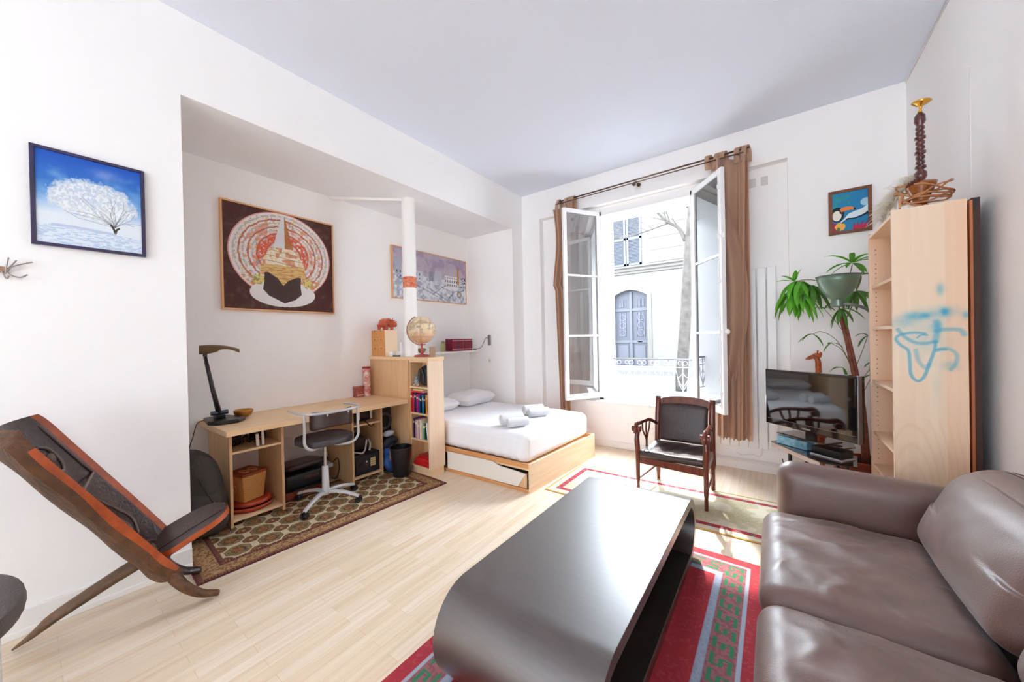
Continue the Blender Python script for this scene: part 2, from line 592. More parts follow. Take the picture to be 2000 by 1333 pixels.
# column
tag(MB().lathe([(0.076, 0), (0.076, HS-1.27)], (-3.39, 2.665, 1.27), 32).build('column', M_trim, smooth=True, auto=40),
    'round white painted column rising from the wooden divider to the alcove ceiling', 'column')
st = colgrid  # sticker band, built as a short sleeve
mb = MB().lathe([(0.0775, 0), (0.0775, 0.125)], (-3.39, 2.665, 2.06), 32)
stk = mb.build('red_sticker_band', mat('sticker_red', 'c8342a', 0.4, col2='dd9a6a', vscale=34, stretch=(1, 1, 1.4)), smooth=True, auto=40)
tag(stk, 'red printed paper band wrapped around the white column', 'sticker')

# ---------------------------------------------------------------- window_1
win = bpy.data.objects.new('window_1', None); COL.objects.link(win); win.location = (-1.32, YW+0.14, OZ0); win['kind'] = 'structure'
MW[win.name] = Matrix.Translation(Vector(win.location))
M_pane = glass('window_glass', (0.97, 0.99, 1.0))
y0, y1 = YW+0.10, YW+0.16
mb = MB()
mb.box(OX0-0.03, OX0+0.035, y0-0.01, y1, OZ0, OZ1); mb.box(OX1-0.035, OX1+0.03, y0-0.01, y1, OZ0, OZ1)
mb.box(OX0-0.03, OX1+0.03, y0-0.01, y1, OZ1-0.06, OZ1+0.03); mb.box(OX0-0.03, OX1+0.03, y0-0.01, y1, OZ0-0.02, OZ0+0.03)
mb.build('window_frame', M_frame, win, bevel=0.004)
mb = MB().box(-2.09, -0.62, YW-0.02, YW+0.16, OZ0-0.03, OZ0-0.005)
mb.box(OX0, OX1, YW+0.16, YW+0.66, OZ0-0.06, OZ0-0.03)
mb.cyl((-1.24, YW-0.02, OZ0-0.03), (-1.24, YW-0.02, OZ0+0.01), 0.012)
mb.build('window_sill', M_frame, win, bevel=0.004)
def casement(hx, hy, fx, fy, side):
    z0, z1 = 0.635, 3.14
    d = Vector((fx-hx, fy-hy, 0)); w = d.length; u = d.normalized(); nrm = Vector((-u.y, u.x, 0))
    H = Vector((hx, hy, 0))
    def bar(a, b, za, zb, t=0.042):
        c = H + u*((a+b)/2) + Vector((0, 0, (za+zb)/2))
        return (c, b-a, t, zb-za)
    ang = math.atan2(u.y, u.x)
    mb = MB()
    for a in (bar(0, 0.05, z0, z1), bar(w-0.05, w, z0, z1), bar(0.05, w-0.05, z0, z0+0.075), bar(0.05, w-0.05, z1-0.055, z1)):
        mb.obox(a[0], a[1], a[2], a[3], ang)
    o = mb.build('casement', M_frame, win, bevel=0.004)
    mb = MB()
    for zc in (2.27, 1.475):
        a = bar(0.05, w-0.05, zc-0.013, zc+0.013, 0.03); mb.obox(a[0], a[1], a[2], a[3], ang)
    mb.build('glazing_bar', M_frame, o, bevel=0.003)
    for za, zb in ((z0+0.075, 1.462), (1.488, 2.257), (2.283, z1-0.055)):
        a = bar(0.05, w-0.05, za, zb, 0.004)
        MB().obox(a[0], a[1], a[2], a[3], ang).build('pane', M_pane, o)
    for zc in (0.9, 1.9, 2.9):
        p = H + u*0.0
        MB().cyl(p+Vector((0, -0.012, zc-0.05)), p+Vector((0, -0.012, zc+0.05)), 0.009, n=10).build('hinge', M_frame, o, smooth=True, auto=40)
    return o, H, u, nrm, w
casement(OX0+0.0, YW+0.09, -2.19, 4.165, 0)
oR, H, u, nrm, w = casement(OX1+0.0, YW+0.09, -0.395, 4.185, 1)
# espagnolette rod with handle on the free stile of the right casement
p = H + u*(w-0.024)
mb = MB()
for s in (1,):
    q = p - nrm*0.032
    mb.cyl(q+Vector((0, 0, 0.70)), q+Vector((0, 0, 3.08)), 0.007, n=8)
    for zc in (0.85, 1.48, 2.0, 2.45, 2.95): mb.obox(q+Vector((0, 0, zc)), 0.022, 0.022, 0.04)
mb.obox(p+u*0.03+Vector((0, 0, 2.45)), 0.02, 0.03, 0.05)
h_ = mb.build('espagnolette', M_frame, oR, bevel=0.002)
mb = MB().tube([p+u*0.026+Vector((0, 0, 1.48)), p+u*0.06+Vector((0, 0, 1.48))], 0.009, 10)
mb.ell(p+u*0.072+Vector((0, 0, 1.48)), 0.02, 0.02, 0.028)
mb.build('window_handle', M_frame, h_, smooth=True)

# ---------------------------------------------------------------- radiator
rad = thing('radiator', (-0.24, YW+0.05, 0.22), 'tall white flat-panel radiator standing in the wall recess right of the curtain', 'radiator')
for i in range(7):
    x = -0.575+0.0865*i
    MB().box(x+0.0045, x+0.082, YW+0.035, YW+0.065, 0.225, 2.15).build('radiator_panel', M_frame, rad, bevel=0.006)
for z_ in (0.26, 2.02): MB().box(-0.565, 0.02, YW+0.0655, YW+0.09, z_, z_+0.05).build('header_pipe', M_frame, rad)
mb = MB().tube(spline([(-0.34, YW-0.0, 0.17), (-0.29, YW-0.012, 0.15), (-0.2, YW-0.01, 0.17), (-0.13, YW-0.008, 0.16), (-0.11, YW+0.04, 0.24)]), 0.006, 6)
mb.build('radiator_pipe', M_frame, rad, smooth=True)
for x in (-0.195, -0.09):
    mb = MB().box(x, x+0.062, YW+0.094, YW+0.101, 3.025, 3.115)
    tag(mb.build('air_vent', mat('vent_grey', 'dad8d6', 0.6, bump=0.6, bscale=160, stretch=(0.1, 1, 1))),
        'faint square vent plate high in the recess, %s of the pair' % ('nearer the curtain' if x < -0.15 else 'nearer the recess edge'), 'vent', 'vents high in the recess')

# ---------------------------------------------------------------- curtain rod and curtains
rod = thing('curtain_rod', (-1.3, 4.43, 3.30), 'double metal curtain rod mounted above the open window', 'curtain rod')
M_rod = mat('aged_rod_metal', '6e5648', 0.35, metal=0.7)
MB().cyl((-2.42, 4.45, 3.345), (-0.175, 4.45, 3.375), 0.009, n=12).build('rod', M_rod, rod, smooth=True)
MB().cyl((-2.40, 4.37, 3.285), (-0.225, 4.37, 3.305), 0.006, n=12).build('rod', M_rod, rod, smooth=True)
for x in (-2.36, -1.33, -0.27):
    mb = MB().tube([(x, 4.565, 3.335), (x, 4.44, 3.335), (x, 4.36, 3.29)], 0.008, 8); mb.cyl((x, 4.565, 3.335), (x, 4.555, 3.335), 0.025, n=14)
    if x == -1.33: mb.ell((x+0.012, 4.33, 3.262), 0.022, 0.022, 0.024)
    mb.build('bracket', M_rod, rod, smooth=True, auto=40)
M_cur = mat('tan_curtain_cloth', 'd6b297', 0.75, bump=0.12, bscale=300, sheen=0.3, trans=0.45)
def curtain_sheet(fx, z0, z1, nu=60, nz=40):
    """fx(t, s) -> (x, y) with t across, s from 0 bottom to 1 top"""
    mb = MB()
    for i in range(nz+1):
        s = i/nz
        for j in range(nu+1):
            t = j/nu
            x, y = fx(t, s)
            zz = z0+(z1-z0)*s + (0.012*math.sin(9*t*PI) if i == 0 else 0)
            mb.v.append((x, y, zz))
    for i in range(nz):
        for j in range(nu):
            a = i*(nu+1)+j
            mb.f.append((a, a+1, a+nu+2, a+nu+1)); mb.m.append(0)
    return mb
cr_ = thing('curtain', (-0.36, 4.42, 0.34), 'tan brown curtain bunched to the right of the window, brushing the radiator', 'curtain', 'tan curtains at the window')
def f1(t, s):       # outer half hanging straight
    w0, w1 = 0.20, 0.13
    x = -0.185 - (w0*(1-s)+w1*s)*(1-t)
    return x, 4.44+0.045*math.sin(t*PI*3.4+0.4)*(0.6+0.4*(1-s))
curtain_sheet(f1, 0.345, 3.30).build('outer_fold', M_cur, cr_, smooth=True, solid=0.003)
def f2(t, s):       # inner half, pulled across and crossing
    a = s
    xl = -0.50+0.03*math.sin(a*3)
    xr = -0.40+0.20*max(0, math.sin(min(1, max(0, (a-0.12)/0.75))*PI))**1.0
    return lerp(xl, xr, t), 4.385-0.02*t+0.045*math.sin(t*PI*2.6+1.2*s)
curtain_sheet(f2, 0.36, 3.31).build('inner_fold', M_cur, cr_, smooth=True, solid=0.003)
def f3(t, s):
    xl = -0.40-0.08*s; xr = -0.27+0.06*s
    return lerp(xl, xr, t), 4.41+0.028*math.sin(t*PI*3.2+0.8)
curtain_sheet(f3, 0.35, 3.28).build('middle_fold', M_cur, cr_, smooth=True, solid=0.003)
for x, tl in ((-0.525, -0.2), (-0.465, 0.1), (-0.41, 0.05), (-0.26, -0.1), (-0.205, 0.0)):
    mb = MB()
    loop = [(x-0.025, 4.40, 3.23), (x-0.02+tl*0.1, 4.415, 3.35), (x+tl*0.1, 4.45, 3.405), (x+0.02+tl*0.1, 4.48, 3.35), (x+0.025, 4.46, 3.23)]
    L_ = spline(loop, 5)
    vs_ = [v+Vector((d, 0, 0)) for v in L_ for d in (-0.024, 0.024)]
    mb.add(vs_, [(2*i, 2*i+1, 2*i+3, 2*i+2) for i in range(len(L_)-1)])
    mb.build('tab', M_cur, cr_, smooth=True, solid=0.004)
cl_ = thing('curtain', (-2.38, 4.42, 0.4), 'tan brown curtain squeezed narrow at the left of the window by the bed', 'curtain', 'tan curtains at the window')
def f4(t, s):
    xc = lerp(-2.30, -2.36, s)+(0.05*math.sin(s*9) if s > 0.6 else 0)
    w_ = lerp(0.07, 0.11, s)
    return xc-0.05+(t-0.5)*w_*1.3, 4.40+0.03*math.sin(t*PI*4)+0.02*t
curtain_sheet(f4, 0.42, 3.24, 30, 40).build('outer_fold', M_cur, cl_, smooth=True, solid=0.003)
def f5(t, s):
    return -2.40+(t)*0.13, 4.47+0.03*math.sin(t*PI*3+1)
curtain_sheet(f5, 0.40, 3.26, 24, 20).build('inner_fold', M_cur, cl_, smooth=True, solid=0.003)
for x in (-2.39, -2.27, -2.215, -2.17):
    mb = MB()
    L_ = spline([(x-0.02, 4.40, 3.19), (x-0.015, 4.415, 3.30), (x, 4.45, 3.375), (x+0.015, 4.48, 3.31), (x+0.02, 4.46, 3.19)], 5)
    vs_ = [v+Vector((d, 0, 0)) for v in L_ for d in (-0.022, 0.022)]
    mb.add(vs_, [(2*i, 2*i+1, 2*i+3, 2*i+2) for i in range(len(L_)-1)])
    mb.build('tab', M_cur, cl_, smooth=True, solid=0.004)

# ================================================================= OUTSIDE
M_fac = mat('cream_stone', '75726d', 0.9, bump=0.1, bscale=6, var=0.05, vscale=1.0)
M_street = mat('pale_asphalt', '66686f', 0.85, bump=0.2, bscale=60, var=0.1, vscale=4)
struct(MB().box(-14, 6, YW+0.66, 22, -0.2, 0.17).build('street_ground', M_street))
tag(MB().box(-14, 6, 12.2, 13.85, 0.171, 0.30).build('pavement', mat('pavement_stone', '6c6c70', 0.85, bump=0.2, bscale=30)),
    'pale pavement strip below the house across the street', 'pavement')
bd = thing('building', (-4, 14, 0.17), 'pale cream stone house with grey door seen through the window', 'building')
def arch(x0, x1, z0, zs, zt, y, n=12):
    pts = [(x0, y, z0), (x0, y, zs)]
    for i in range(1, n):
        t = i/n
        pts.append((lerp(x0, x1, t), y, zs+(zt-zs)*math.sin(t*PI)))
    pts += [(x1, y, zs), (x1, y, z0)]
    return pts
DX0, DX1, DZ = -5.18, -3.85, 0.17
top = arch(DX0, DX1, DZ, 3.03, 3.26, 14.0)
mb = MB()
mb.box(-14, DX0, 14.0, 14.5, DZ, 6.5); mb.box(DX1, 6, 14.0, 14.5, DZ, 6.5)
hd = [(DX0, 14.0, 6.5)] + top[1:-1] + [(DX1, 14.0, 6.5)]
mb.prism(hd, (0, 0.5, 0))
mb.build('facade_wall', M_fac, bd)
M_fac2 = mat('string_course_stone', '696560', 0.9)
mb = MB()
prof = [(0, 3.86), (0.06, 3.88), (0.06, 3.95), (0.12, 3.98), (0.12, 4.06), (0.2, 4.10), (0.2, 4.16), (0, 4.18)]
mb.prism([(-14, 14.0-a, z) for a, z in prof], (20, 0, 0))
mb.build('string_course', M_fac2, bd)
mb = MB()
for z in (4.62, 5.08, 5.54, 6.0, 6.44):
    mb.box(-3.75, 6, 13.975, 14.0, z-0.40, z-0.02)
mb.build('rusticated_course', M_fac, bd)
mb = MB().prism([(x, 13.96, z) for x, y, z in arch(DX0-0.16, DX1+0.16, 0.8, 3.06, 3.38, 0)][1:-1]+[(DX1+0.16, 13.96, 0.17), (DX1, 13.96, 0.17)]+[(x, 13.96, z) for x, y, z in top[1:-1]][::-1]+[(DX0, 13.96, 0.17), (DX0-0.16, 13.96, 0.17)], (0, 0.04, 0))
mb.build('door_surround', M_fac2, bd)
M_door = mat('grey_lilac_paint', '484952', 0.5)
dr = MB().prism([(x, 14.2, z) for x, y, z in top], (0, 0.05, 0)).build('front_door', M_door, bd)
mb = MB()
xm = (DX0+DX1)/2
for a, b in ((DX0+0.04, xm-0.03), (xm+0.03, DX1-0.04)):
    for z0, z1 in ((0.25, 1.15), ):
        mb.box(a+0.1, b-0.1, 14.18, 14.2, z0+0.12, z1-0.05)
    for z0, z1 in ((1.2, 1.3), (2.45, 2.55)):
        mb.box(a, b, 14.15, 14.2, z0, z1)
mb.box(xm-0.05, xm+0.05, 14.13, 14.2, DZ, 3.2)
mb.build('moulding', mat('door_moulding', '51535c', 0.5), dr)
M_dg = mat('door_glass_dark', '2a2b34', 0.2)
for a, b in ((DX0+0.18, xm-0.2), (xm+0.2, DX1-0.14)):
    MB().box(a, b, 14.185, 14.2, 1.45, 2.38).build('door_pane', M_dg, dr)
    MB().box(a, b, 14.185, 14.2, 2.62, 2.92).build('door_pane', M_dg, dr)
    mb = MB()
    for k in range(6):
        xx = lerp(a, b, (k+0.5)/6); mb.cyl((xx, 14.17, 1.45), (xx, 14.17, 2.38), 0.01, n=6); mb.cyl((xx, 14.17, 2.62), (xx, 14.17, 2.92), 0.01, n=6)
    for zz in (1.6, 1.9, 2.2): mb.tube([(xm+(a+b)/2-xm+0.12*math.cos(q*PI/6), 14.165, zz+0.12*math.sin(q*PI/6)) for q in range(12)], 0.01, 5, close=True)
    mb.build('door_grille', mat('grille_iron', '6f7284', 0.5), dr)
MB().box(xm+0.25, xm+0.42, 14.15, 14.18, 1.22, 1.26).build('door_handle', mat('grille_iron', '6f7284', 0.5), dr)
M_shut = mat('pale_blue_shutter', '5c616c', 0.6)
for a, b in ((-5.45, -4.62), (-4.57, -4.02)):
    mb = MB()
    mb.box(a, a+0.07, 13.94, 13.99, 4.2, 6.35); mb.box(b-0.07, b, 13.94, 13.99, 4.2, 6.35)
    for z in (4.2, 5.2, 6.28): mb.box(a, b, 13.94, 13.99, z, z+0.08)
    s_ = mb.build('shutter', M_shut, bd)
    mb = MB()
    z = 4.3
    while z < 6.25:
        mb.add([(a+0.07, 13.94, z), (b-0.07, 13.94, z), (b-0.07, 13.985, z+0.04), (a+0.07, 13.985, z+0.04)], [(0, 1, 2, 3)])
        z += 0.055
    mb.build('slats', M_shut, s_, solid=0.008)
# street tree
M_bark = mat('mottled_bark', '544f4a', 0.9, bump=0.5, bscale=18, col2='3c3733', vscale=7)
tr = thing('tree', (-1.72, 9, 0.17), 'bare pale-barked street tree in front of the cream house', 'tree')
trunk = [(-1.76, 9, 0.17), (-1.70, 9, 0.9), (-1.62, 9, 2.0), (-1.56, 9, 3.0), (-1.50, 9, 3.75), (-1.45, 9, 4.4), (-1.40, 9.05, 5.4)]
T = spline(trunk, 6)
MB().tube(T, [lerp(0.135, 0.085, i/(len(T)-1)) for i in range(len(T))], 14).build('trunk', M_bark, tr, smooth=True)
def branch(mb, pts, r, depth):
    P = spline(pts, 4)
    mb.tube(P, [lerp(r, r*0.35, i/(len(P)-1)) for i in range(len(P))], 6)
    if depth == 0: return
    for k in range(7 if depth == 2 else 5):
        i = int(lerp(2, len(P)-2, (k+1)/7.5 if depth == 2 else (k+1)/5.5)); i = min(i, len(P)-2)
        p = P[i]; d = (P[i+1]-P[i]).normalized()
        e = (d*0.7 + Vector((random.uniform(-.8, .5), random.uniform(-.5, .5), random.uniform(-.15, 1)))).normalized()*random.uniform(0.35, 0.7)*(1 if depth == 2 else 0.5)
        branch(mb, [p, p+e*0.5+Vector((0, 0, 0.03)), p+e], r*0.33, depth-1)
for pts, r in (([(-1.60, 9, 3.62), (-1.75, 9, 3.95), (-2.0, 9, 4.15), (-2.35, 9, 4.60), (-2.7, 9, 5.1)], 0.05),
               ([(-1.95, 9, 4.1), (-2.4, 8.9, 3.98), (-2.9, 8.9, 3.92), (-3.3, 8.9, 3.95)], 0.022),
               ([(-1.47, 9, 4.3), (-1.7, 8.9, 4.5), (-2.0, 8.9, 4.55), (-2.2, 8.9, 4.8)], 0.03),
               ([(-1.45, 9, 4.4), (-1.2, 9.1, 4.7), (-0.9, 9.2, 5.3)], 0.04)):
    mb = MB(); branch(mb, pts, r, 2)
    mb.build('branch', M_bark, tr, smooth=True)
tag(MB().tube([(-1.86, 8.9, 0.17), (-1.86, 8.9, 2.05), (-1.83, 8.9, 2.1), (-1.80, 8.9, 2.05)], 0.018, 8).build('tree_guard', mat('guard_green', 'aebdba', 0.5), smooth=True),
    'thin pale green tree guard post beside the trunk', 'post')
# wrought iron window guard
gd = thing('window_guard', (-1.32, 5.12, 0.66), 'white wrought iron scrollwork guard outside the window', 'railing')
M_iron = mat('pale_iron', '9a9ca4', 0.5)
yg = 5.10
MB().cyl((OX0, yg, 1.135), (OX1, yg, 1.135), 0.011, n=8).build('top_rail', mat('rail_dark_iron', '5d5f68', 0.5), gd, smooth=True)
mb = MB().cyl((OX0, yg, 1.03), (OX1, yg, 1.03), 0.006, n=6); mb.cyl((OX0, yg, 0.70), (OX1, yg, 0.70), 0.008, n=6)
mb.build('lower_rail', M_iron, gd, smooth=True)
for k in range(7):
    x = OX0+0.06+k*0.175
    mb = MB().cyl((x, yg, 0.70), (x, yg, 1.13), 0.006, n=6)
    for sgn in (-1, 1):
        pts = []
        for i in range(22):           # heart-shaped scroll
            t = i/21
            a = PI*1.7*t
            pts.append((x+sgn*(0.012+0.062*math.sin(a*0.62)*(1-0.25*t)), yg, 0.78+0.20*t+0.03*math.sin(a)))
        mb.tube(pts, 0.0045, 5)
        c0 = Vector((x+sgn*0.032, yg, 1.085))
        mb.tube([c0+Vector((0.026*math.cos(q*PI/6), 0, 0.026*math.sin(q*PI/6))) for q in range(12)], 0.004, 5, close=True)
        mb.tube([(x, yg, 0.72), (x+sgn*0.045, yg, 0.80), (x+sgn*0.087, yg, 1.0)], 0.0045, 5)
    mb.ell((x, yg, 1.09), 0.011, 0.011, 0.013, 8, 6); mb.ell((x, yg, 0.78), 0.011, 0.011, 0.013, 8, 6)
    mb.build('baluster', M_iron, gd, smooth=True)
# ================================================================= DESK CORNER
ZD = 0.805
desk = thing('desk', (-3.63, 1.69, 0), 'long pale birch desk against the alcove wall with two open shelf units', 'desk')
MB().box(XB2+0.004, -3.27, 0.885, 2.508, ZD-0.042, ZD).build('desktop', M_birch, desk, bevel=0.002)
def unit(ya, yb, zs, nm):
    x0, x1 = XB2+0.03, -3.445
    z0 = 0.008
    MB().box(x0, x1, ya, ya+0.02, z0, ZD-0.043).build('side_panel', M_birchz, desk, bevel=0.001)
    MB().box(x0, x1, yb-0.02, yb, z0, ZD-0.043).build('side_panel', M_birchz, desk, bevel=0.001)
    MB().box(x0+0.01, x1-0.002, ya+0.0205, yb-0.0205, zs-0.018, zs).build('shelf', M_birch, desk, bevel=0.001)
    MB().box(x0, x1-0.002, ya+0.0205, yb-0.0205, 0.045, 0.065).build('bottom_shelf', M_birch, desk, bevel=0.001)
unit(0.948, 1.335, 0.60, 1)
unit(1.955, 2.305, 0.60, 2)
MB().box(XB2+0.03, XB2+0.05, 1.3355, 1.9545, 0.62, ZD-0.043).build('modesty_panel', M_birch, desk, bevel=0.001)

# ---- divider bookcase between desk and bed
bk = thing('bookcase', (-3.46, 2.63, 0), 'birch veneered divider bookcase with narrow open shelves between desk and bed', 'bookcase')
BX0, BX1, BY0, BY1 = XB2+0.004, -2.93, 2.52, 2.73
cx0, cx1 = -3.27, -2.955
MB().box(BX0, BX1+0.012, BY0-0.012, BY1+0.005, 1.237, 1.272).build('top_board', M_birch, bk, bevel=0.002)
MB().box(BX0, cx0-0.0005, BY0, BY0+0.02, 0.085, 1.2365).build('front_panel', M_birchz, bk, bevel=0.001)
MB().box(cx1+0.0005, BX1, BY0, BY1, 0.085, 1.2365).build('end_panel', M_birchL, bk, bevel=0.001)
MB().box(BX0, cx1, BY1-0.018, BY1, 0.085, 1.2365).build('back_panel', M_birchz, bk)
MB().box(cx0, cx0+0.018, BY0+0.0205, BY1-0.0185, 0.085, 1.2365).build('inner_side', M_birchz, bk)
MB().box(BX0, BX1-0.012, BY0+0.02, BY1-0.01, 0, 0.0845).build('plinth', M_birch, bk)
SH = [0.095, 0.388, 0.668, 0.952]
for z in SH:
    MB().box(cx0+0.0185, cx1, BY0+0.003, BY1-0.0185, z-0.018, z).build('shelf', M_birch, bk, bevel=0.001)
MB().box(cx0+0.0185, cx1, BY0, BY0+0.018, 1.218, 1.2365).build('top_rail', M_birch, bk)

# ---- books in the divider
def book(name, x0, x1, y0, y1, z0, z1, col, label, group, flat=False, page=True):
    o = MB().box(x0, x1, y0, y1, z0, z1)
    root = thing(name, ((x0+x1)/2, (y0+y1)/2, z0), label, 'book', group)
    mcol = mat('cover_'+col, col, 0.45, var=0.12, vscale=20)
    mb = MB()
    t = min(0.0015, (x1-x0)*0.15)
    if flat:
        mb.box(x0, x1, y0, y1, z0, z0+t); mb.box(x0, x1, y0, y1, z1-t, z1); mb.box(x0, x1, y0, y0+t, z0, z1)
        mb.build('cover', mcol, root)
        MB().box(x0+0.003, x1-0.003, y0+t, y1-0.004, z0+t, z1-t).build('pages', mat('paper', 'ece4d2', 0.9), root)
    else:
        mb.box(x0, x0+t, y0, y1, z0, z1); mb.box(x1-t, x1, y0, y1, z0, z1); mb.box(x0, x1, y0, y0+t, z0, z1)
        mb.build('cover', mcol, root)
        MB().box(x0+t, x1-t, y0+t, y1-0.004, z0+0.003, z1-0.003).build('pages', mat('paper', 'ece4d2', 0.9), root)
        if page:
            MB().box(x0+0.001, x1-0.001, y0-0.0006, y0, z1-0.05, z1-0.03).build('spine_label', mat('spine_pale', 'e9dcc0', 0.5), root)
    return root
names = {'c8202c': 'red', 'e23a5a': 'pink red', '23335e': 'navy', 'd02f7e': 'magenta', '1e5fb0': 'bright blue', '2b8fb8': 'teal blue', '15151d': 'black',
         'f0d890': 'pale yellow', 'e8903a': 'orange', '7c3a8c': 'purple', '6b2434': 'maroon', 'f0e6d6': 'cream', 'e7d3b0': 'beige', 'd9a0a0': 'faded pink',
         '3f7a4a': 'green', 'f4f4f0': 'white', '2d2a4a': 'dark violet', '98b8a0': 'sage green'}
ordn = ['first', 'second', 'third', 'fourth', 'fifth', 'sixth', 'seventh', 'eighth', 'ninth', 'tenth', 'eleventh', 'twelfth']
row = ['c8202c', 'e23a5a', '7c3a8c', '23335e', 'd02f7e', 'd02f7e', '1e5fb0', '15151d', '2b8fb8', '2b8fb8', '15151d', 'e8903a']
x = cx0+0.022
for i, c in enumerate(row):
    w_ = [0.024, 0.02, 0.016, 0.022, 0.024, 0.018, 0.018, 0.02, 0.022, 0.014, 0.018, 0.024][i]
    h_ = [0.21, 0.20, 0.18, 0.215, 0.2, 0.195, 0.19, 0.18, 0.195, 0.19, 0.185, 0.2][i]
    book('book', x, x+w_, BY0+0.012+0.006*(i % 3), BY0+0.15, SH[2]+0.0005, SH[2]+h_, c,
         '%s book, %s from the left in the bright row on the third shelf up' % (names[c], ordn[i]), 'bright books on the divider shelf')
    x += w_+0.0015
for k, (c, za) in enumerate((('e23a5a', 0.2175), ('f0d890', 0.2385))):
    book('book', cx0+0.03+0.03*k, cx0+0.22, BY0+0.012, BY0+0.15, SH[2]+za, SH[2]+za+0.02, c, '%s book lying flat on top of the bright upright books' % names[c], 'books lying flat on the bright row', flat=True)
row2 = ['2d2a4a', '7c3a8c', 'd9a0a0', 'f0e6d6', 'd9a0a0', 'f0e6d6', 'e7d3b0', '98b8a0', '3f7a4a', '15151d']
x = cx0+0.055
for i, c in enumerate(row2):
    w_ = [0.018, 0.016, 0.022, 0.018, 0.016, 0.026, 0.024, 0.02, 0.022, 0.018][i]
    h_ = [0.215, 0.21, 0.2, 0.195, 0.18, 0.205, 0.2, 0.17, 0.175, 0.185][i]
    book('book', x, x+w_, BY0+0.014+0.005*(i % 2), BY0+0.15, SH[1]+0.0005, SH[1]+h_, c,
         '%s book, %s from the left in the pale row on the second shelf up' % (names[c], ordn[i]), 'pale books on the divider shelf')
    x += w_+0.0015
mb = MB().prism([(x+0.012, BY0+0.015, SH[1]+0.001), (x+0.026, BY0+0.015, SH[1]+0.001), (x+0.006, BY0+0.015, SH[1]+0.19), (x-0.007, BY0+0.015, SH[1]+0.186)], (0, 0.13, 0))
tag(mb.build('book', mat('cover_f4f4f0', 'f4f4f0', 0.45)), 'slim white book leaning left at the right end of the pale row', 'book')
for k, (x0, x1, z0, z1, c) in enumerate(((cx0+0.06, cx1-0.006, 0.097, 0.135, 'c31d1f'), (cx0+0.075, cx1-0.004, 0.136, 0.172, 'cf2a22'), (cx0+0.115, cx1-0.005, 0.173, 0.205, 'b3191e'))):
    mb = MB().box(x0, x1, BY0+0.01+0.01*k, BY0+0.165, z0, z1)
    tag(mb.build('red_folder_box', mat('box_'+c, c, 0.4), bevel=0.003), 'flat red box on the lowest divider shelf, %s of the pile' % ('bottom', 'middle', 'top')[k], 'box', 'red flat boxes')
# dark camera bag and small plush figure in the top compartment
bag = thing('camera_bag', (-3.07, 2.60, SH[3]), 'black padded camera bag filling the top compartment of the divider', 'bag')
M_nylon = mat('black_nylon', '1b1d24', 0.6, bump=0.3, bscale=80)
MB().cushion((-3.065, 2.625, SH[3]+0.115), 0.19, 0.15, 0.225, n=8, r=0.5).build('bag_body', M_nylon, bag, smooth=True)
MB().tube(spline([(-3.12, 2.545, SH[3]+0.05), (-3.11, 2.532, SH[3]+0.15), (-3.07, 2.530, SH[3]+0.2), (-3.03, 2.532, SH[3]+0.14), (-3.03, 2.545, SH[3]+0.04)]), 0.006, 6).build('strap', mat('strap_slate', '3f4654', 0.6), bag, smooth=True)
pl = thing('plush_figure', (-3.175, 2.565, SH[3]), 'small grey plush figure in front of the black camera bag', 'toy')
g_ = mat('grey_plush', '8f9494', 0.95, bump=0.6, bscale=90)
mb = MB().ell((-3.175, 2.565, SH[3]+0.045), 0.035, 0.028, 0.045, 12, 8); mb.ell((-3.175, 2.558, SH[3]+0.098), 0.024, 0.022, 0.024, 12, 8)
mb.build('plush_body', g_, pl, smooth=True)
mb = MB().ell((-3.14, 2.55, SH[3]+0.014), 0.013, 0.02, 0.014, 8, 6); mb2 = MB().ell((-3.20, 2.55, SH[3]+0.014), 0.013, 0.02, 0.014, 8, 6)
mb.build('foot', mat('pink_felt', 'd8a79a', 0.9), pl, smooth=True); mb2.build('foot', mat('pink_felt', 'd8a79a', 0.9), pl, smooth=True)

# ---- on top of the divider: mini drawer chest, hippo, small cup, globe
TZ = 1.2725
ch = thing('mini_drawer_chest', (-3.85, 2.63, TZ), 'small plywood chest of mini drawers on the divider under the hippo', 'drawers')
M_ply = mat('orange_plywood', 'dd9a55', 0.55, bump=0.05, var=0.1, vscale=14)
MB().box(-3.985, -3.715, 2.545, 2.72, TZ, TZ+0.315).build('chest_body', mat('plywood_window_lit', 'ecd0ad', 0.55), ch, bevel=0.002)  # pale body tone paints in the window light on the chest's side
for r in range(3):
    for c_ in range(2):
        xa = -3.980+c_*0.1315; za = TZ+0.005+r*0.103
        mb = MB()
        x1 = xa+0.129; z1 = za+0.100
        xm_ = (xa+x1)/2
        mb.prism([(xa, 2.5445, za), (x1, 2.5445, za), (x1, 2.5445, z1), (xm_+0.010, 2.5445, z1), (xm_+0.002, 2.5445, z1-0.022), (xm_-0.002, 2.5445, z1-0.022), (xm_-0.010, 2.5445, z1), (xa, 2.5445, z1)], (0, -0.006, 0))
        d_ = mb.build('drawer', M_ply, ch)
        MB().prism([(xm_+0.010, 2.5435, z1), (xm_+0.002, 2.5435, z1-0.022), (xm_-0.002, 2.5435, z1-0.022), (xm_-0.010, 2.5435, z1)], (0, -0.004, 0)).build('finger_notch', M_blackm, d_)
HZ = TZ+0.3155
hp = thing('hippo_figurine', (-3.82, 2.63, HZ), 'glossy orange-brown carved wooden hippo standing on the mini drawers', 'figurine')
M_hip = mat('polished_orange_wood', 'c8501f', 0.28, col2='96300f', vscale=9, coat=0.4)
